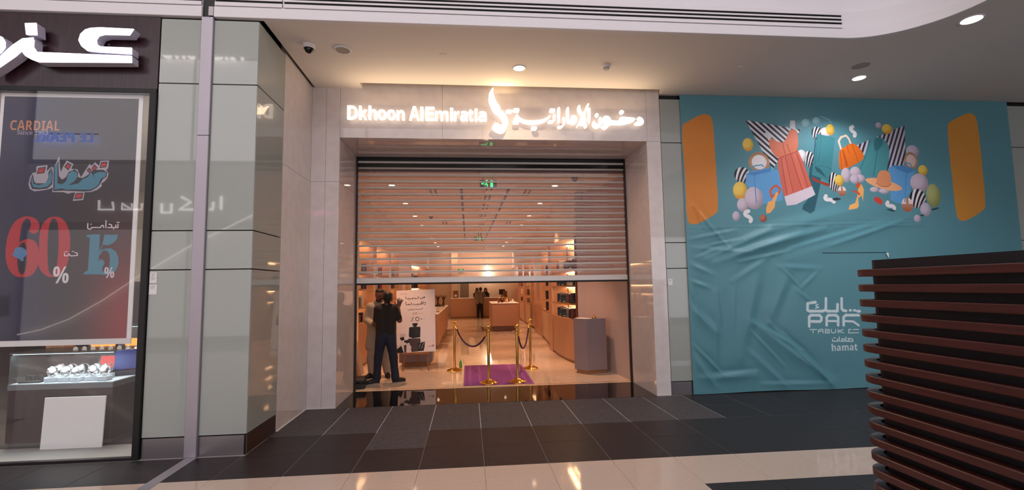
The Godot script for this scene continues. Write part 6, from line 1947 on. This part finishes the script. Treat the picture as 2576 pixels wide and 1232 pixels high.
	part(p, "beard", soft([bone(hc + hb * Vector3(-0.05, -0.05, -0.02), hc + hb * Vector3(-0.03, -0.085, -0.055), 0.022, 0.026), bone(hc + hb * Vector3(0.05, -0.05, -0.02), hc + hb * Vector3(0.03, -0.085, -0.055), 0.022, 0.026), bone(hc + hb * Vector3(-0.025, -0.095, -0.06), hc + hb * Vector3(0.025, -0.095, -0.06), 0.026, 0.026), bone(hc + hb * Vector3(-0.02, -0.038, -0.088), hc + hb * Vector3(0.02, -0.038, -0.088), 0.008, 0.008)], 0.007, 0.008), hair)
	var eyes = begin()
	for s in [-1.0, 1.0]: add_lathe(eyes, [Vector2(0, -0.011), Vector2(0.008, -0.008), Vector2(0.011, 0), Vector2(0.008, 0.008), Vector2(0, 0.011)], 10, Transform3D(Basis.IDENTITY, hc + hb * Vector3(0.031 * s, 0.004, -0.073)), 3.0)
	part(p, "eyes", done(eyes), mat("eye", Color(0.25, 0.22, 0.2), 0.2))
	var linen = mat("tunic_linen", Color(0.60, 0.565, 0.51), 0.9)
	var tb = [bone(Vector3(-0.085, 1.33, 0.0), Vector3(-0.085, 0.98, 0.01), 0.108, 0.118), bone(Vector3(0.085, 1.33, 0.0), Vector3(0.085, 0.98, 0.01), 0.108, 0.118), bone(Vector3(-0.14, 1.375, 0), Vector3(0.14, 1.375, 0), 0.06, 0.06), bone(Vector3(-0.04, 1.42, 0), Vector3(0.05, 1.42, 0), 0.052, 0.052), bone(sl, el, 0.068, 0.062), bone(el, wl, 0.06, 0.05), bone(sr, er, 0.068, 0.062), bone(er, wr.lerp(er, 0.15), 0.06, 0.05)]
	for x in [-0.11, -0.04, 0.04, 0.11]:
		tb.append(bone(Vector3(x * 0.8, 1.0, 0.012), Vector3(x * 1.1, 0.60, 0.0), 0.112, 0.112 + 0.01 * sin(x * 40)))
	part(p, "tunic", soft(tb, 0.0115), linen)
	part(p, "trousers", soft([bone(Vector3(-0.07, 0.75, 0), Vector3(0.09, 0.75, 0), 0.08, 0.08), bone(Vector3(-0.085, 0.7, 0), Vector3(-0.115, 0.35, 0), 0.098, 0.098), bone(Vector3(0.1, 0.7, 0), Vector3(0.15, 0.35, 0), 0.098, 0.098), bone(Vector3(-0.115, 0.35, 0), Vector3(-0.115, 0.11, 0.0), 0.098, 0.07), bone(Vector3(0.15, 0.35, 0), Vector3(0.175, 0.11, 0.0), 0.098, 0.07)], 0.012), linen)
	shoes(p, Vector3(-0.115, 0, -0.03), Vector3(-0.35, 0, 0.95), Vector3(0.175, 0, -0.03), Vector3(0.25, 0, 0.95), mats["sneaker"], M("black"))
	# --- customer at the rear counter
	p = person("customer in a light grey jacket and black trousers leaning on the rear counter, back turned", Vector3(0.62, 0, -19.3), 0.0)
	hc = Vector3(0.05, 1.56, -0.12)
	hb = Basis(Vector3.RIGHT, -0.45)
	b = head_bones(hc, hb) + [bone(Vector3(0.02, 1.38, -0.04), Vector3(0.04, 1.5, -0.1), 0.058, 0.052), bone(Vector3(0, 1.25, -0.03), Vector3(0, 0.9, 0), 0.07, 0.07), bone(Vector3(0.2, 1.36, -0.04), Vector3(0.3, 1.18, -0.16), 0.05, 0.04), bone(Vector3(0.3, 1.18, -0.16), Vector3(0.36, 1.15, -0.4), 0.04, 0.028), bone(Vector3(-0.2, 1.36, -0.04), Vector3(-0.25, 1.1, -0.1), 0.05, 0.04), bone(Vector3(-0.25, 1.1, -0.1), Vector3(-0.15, 1.15, -0.36), 0.04, 0.028), bone(Vector3(-0.08, 0.9, 0), Vector3(-0.1, 0.1, 0), 0.06, 0.04), bone(Vector3(0.08, 0.9, 0), Vector3(0.11, 0.1, 0), 0.06, 0.04)]
	part(p, "body", soft(b, 0.016), skin)
	for q in [[Vector3(0.36, 1.15, -0.4), Vector3(0.1, -0.1, -1)], [Vector3(-0.15, 1.15, -0.36), Vector3(0.3, -0.1, -0.9)]]:
		part(p, "hand", soft(hand_bones(q[0], (q[1] as Vector3).normalized(), Vector3(-1, 0, 0), Vector3(0, -1, 0), 0.15, 0.25), 0.008, 0.004), skin)
	part(p, "hair", soft(hair_bones(hc, hb, 0.05), 0.014, 0.012), hair)
	part(p, "jacket", soft([bone(Vector3(-0.1, 1.31, -0.03), Vector3(-0.1, 0.84, 0.01), 0.118, 0.118), bone(Vector3(0.1, 1.31, -0.03), Vector3(0.1, 0.84, 0.01), 0.118, 0.118), bone(Vector3(-0.17, 1.37, -0.03), Vector3(0.18, 1.37, -0.03), 0.066, 0.066), bone(Vector3(0.2, 1.36, -0.04), Vector3(0.3, 1.18, -0.16), 0.072, 0.062), bone(Vector3(0.3, 1.18, -0.16), Vector3(0.35, 1.155, -0.36), 0.06, 0.048), bone(Vector3(-0.2, 1.36, -0.04), Vector3(-0.25, 1.1, -0.1), 0.072, 0.062), bone(Vector3(-0.25, 1.1, -0.1), Vector3(-0.16, 1.15, -0.33), 0.06, 0.048)], 0.016), mat("jacket_grey", Color(0.42, 0.38, 0.36), 0.9))
	part(p, "trousers", soft([bone(Vector3(-0.07, 0.82, 0), Vector3(0.07, 0.82, 0), 0.105, 0.105), bone(Vector3(-0.085, 0.78, 0.0), Vector3(-0.1, 0.09, 0), 0.1, 0.068), bone(Vector3(0.085, 0.78, 0.0), Vector3(0.11, 0.09, 0), 0.1, 0.068)], 0.016), mat("black_cloth", Color(0.03, 0.026, 0.026), 0.85))
	shoes(p, Vector3(-0.1, 0, 0.02), Vector3(-0.25, 0, -0.95), Vector3(0.11, 0, 0.02), Vector3(0.25, 0, -0.95), mats["sneaker"], M("black"))
	# --- two members of staff in black behind the counter
	for i in 2:
		p = person(["staff member in black robe and headscarf behind the counter, left, partly hidden by the customer", "staff member in black robe and headscarf behind the counter, right of the customer"][i], Vector3([0.49, 1.0][i], 0, -20.72), [0.1, -0.1][i])
		hc = Vector3(0, 1.52, 0.08)
		hb = Basis(Vector3.UP, PI) * Basis(Vector3.RIGHT, -0.5)
		b = head_bones(hc, hb) + [bone(Vector3(0, 1.3, 0), Vector3(0, 1.46, 0.04), 0.06, 0.05), bone(Vector3(0, 1.28, 0), Vector3(0, 0.1, 0), 0.09, 0.09), bone(Vector3(-0.16, 1.28, 0.02), Vector3(-0.165, 1.1, 0.14), 0.045, 0.038), bone(Vector3(-0.165, 1.1, 0.14), Vector3(-0.06, 1.14, 0.36), 0.038, 0.026), bone(Vector3(0.16, 1.28, 0.02), Vector3(0.165, 1.1, 0.14), 0.045, 0.038), bone(Vector3(0.165, 1.1, 0.14), Vector3(0.06, 1.14, 0.36), 0.038, 0.026)]
		part(p, "body", soft(b, 0.017), mat("skin_fair", Color(0.58, 0.37, 0.28), 0.55))
		for s in [-1.0, 1.0]:
			part(p, "hand", soft(hand_bones(Vector3(0.06 * s, 1.14, 0.36), Vector3(-0.5 * s, 0.0, 0.85).normalized(), Vector3(-s, 0, 0), Vector3(0, -1, 0), 0.1, 0.35), 0.008, 0.004), mats["skin_fair"])
		part(p, "robe", soft([bone(Vector3(-0.09, 1.24, 0), Vector3(-0.1, 0.15, 0), 0.11, 0.13), bone(Vector3(0.09, 1.24, 0), Vector3(0.1, 0.15, 0), 0.11, 0.13), bone(Vector3(-0.15, 1.28, 0.0), Vector3(0.15, 1.28, 0), 0.07, 0.07), bone(Vector3(-0.15, 1.26, 0.02), Vector3(-0.165, 1.1, 0.14), 0.065, 0.06), bone(Vector3(-0.165, 1.1, 0.14), Vector3(-0.08, 1.14, 0.32), 0.066, 0.055), bone(Vector3(0.15, 1.26, 0.02), Vector3(0.165, 1.1, 0.14), 0.065, 0.06), bone(Vector3(0.165, 1.1, 0.14), Vector3(0.08, 1.14, 0.32), 0.066, 0.055)], 0.018), mats["black_cloth"])
		part(p, "headscarf", soft([bone(hc + hb * Vector3(0, 0.045, 0.03), hc + hb * Vector3(0, 0.045, -0.015), 0.086, 0.084), bone(hc + hb * Vector3(0, -0.02, 0.03), Vector3(0, 1.34, 0.0), 0.085, 0.11), bone(Vector3(-0.07, 1.33, 0.03), Vector3(0.07, 1.33, 0.03), 0.085, 0.085), bone(hc + hb * Vector3(-0.07, -0.03, -0.01), hc + hb * Vector3(-0.04, -0.11, -0.02), 0.035, 0.05), bone(hc + hb * Vector3(0.07, -0.03, -0.01), hc + hb * Vector3(0.04, -0.11, -0.02), 0.035, 0.05)], 0.016), mats["black_cloth"])
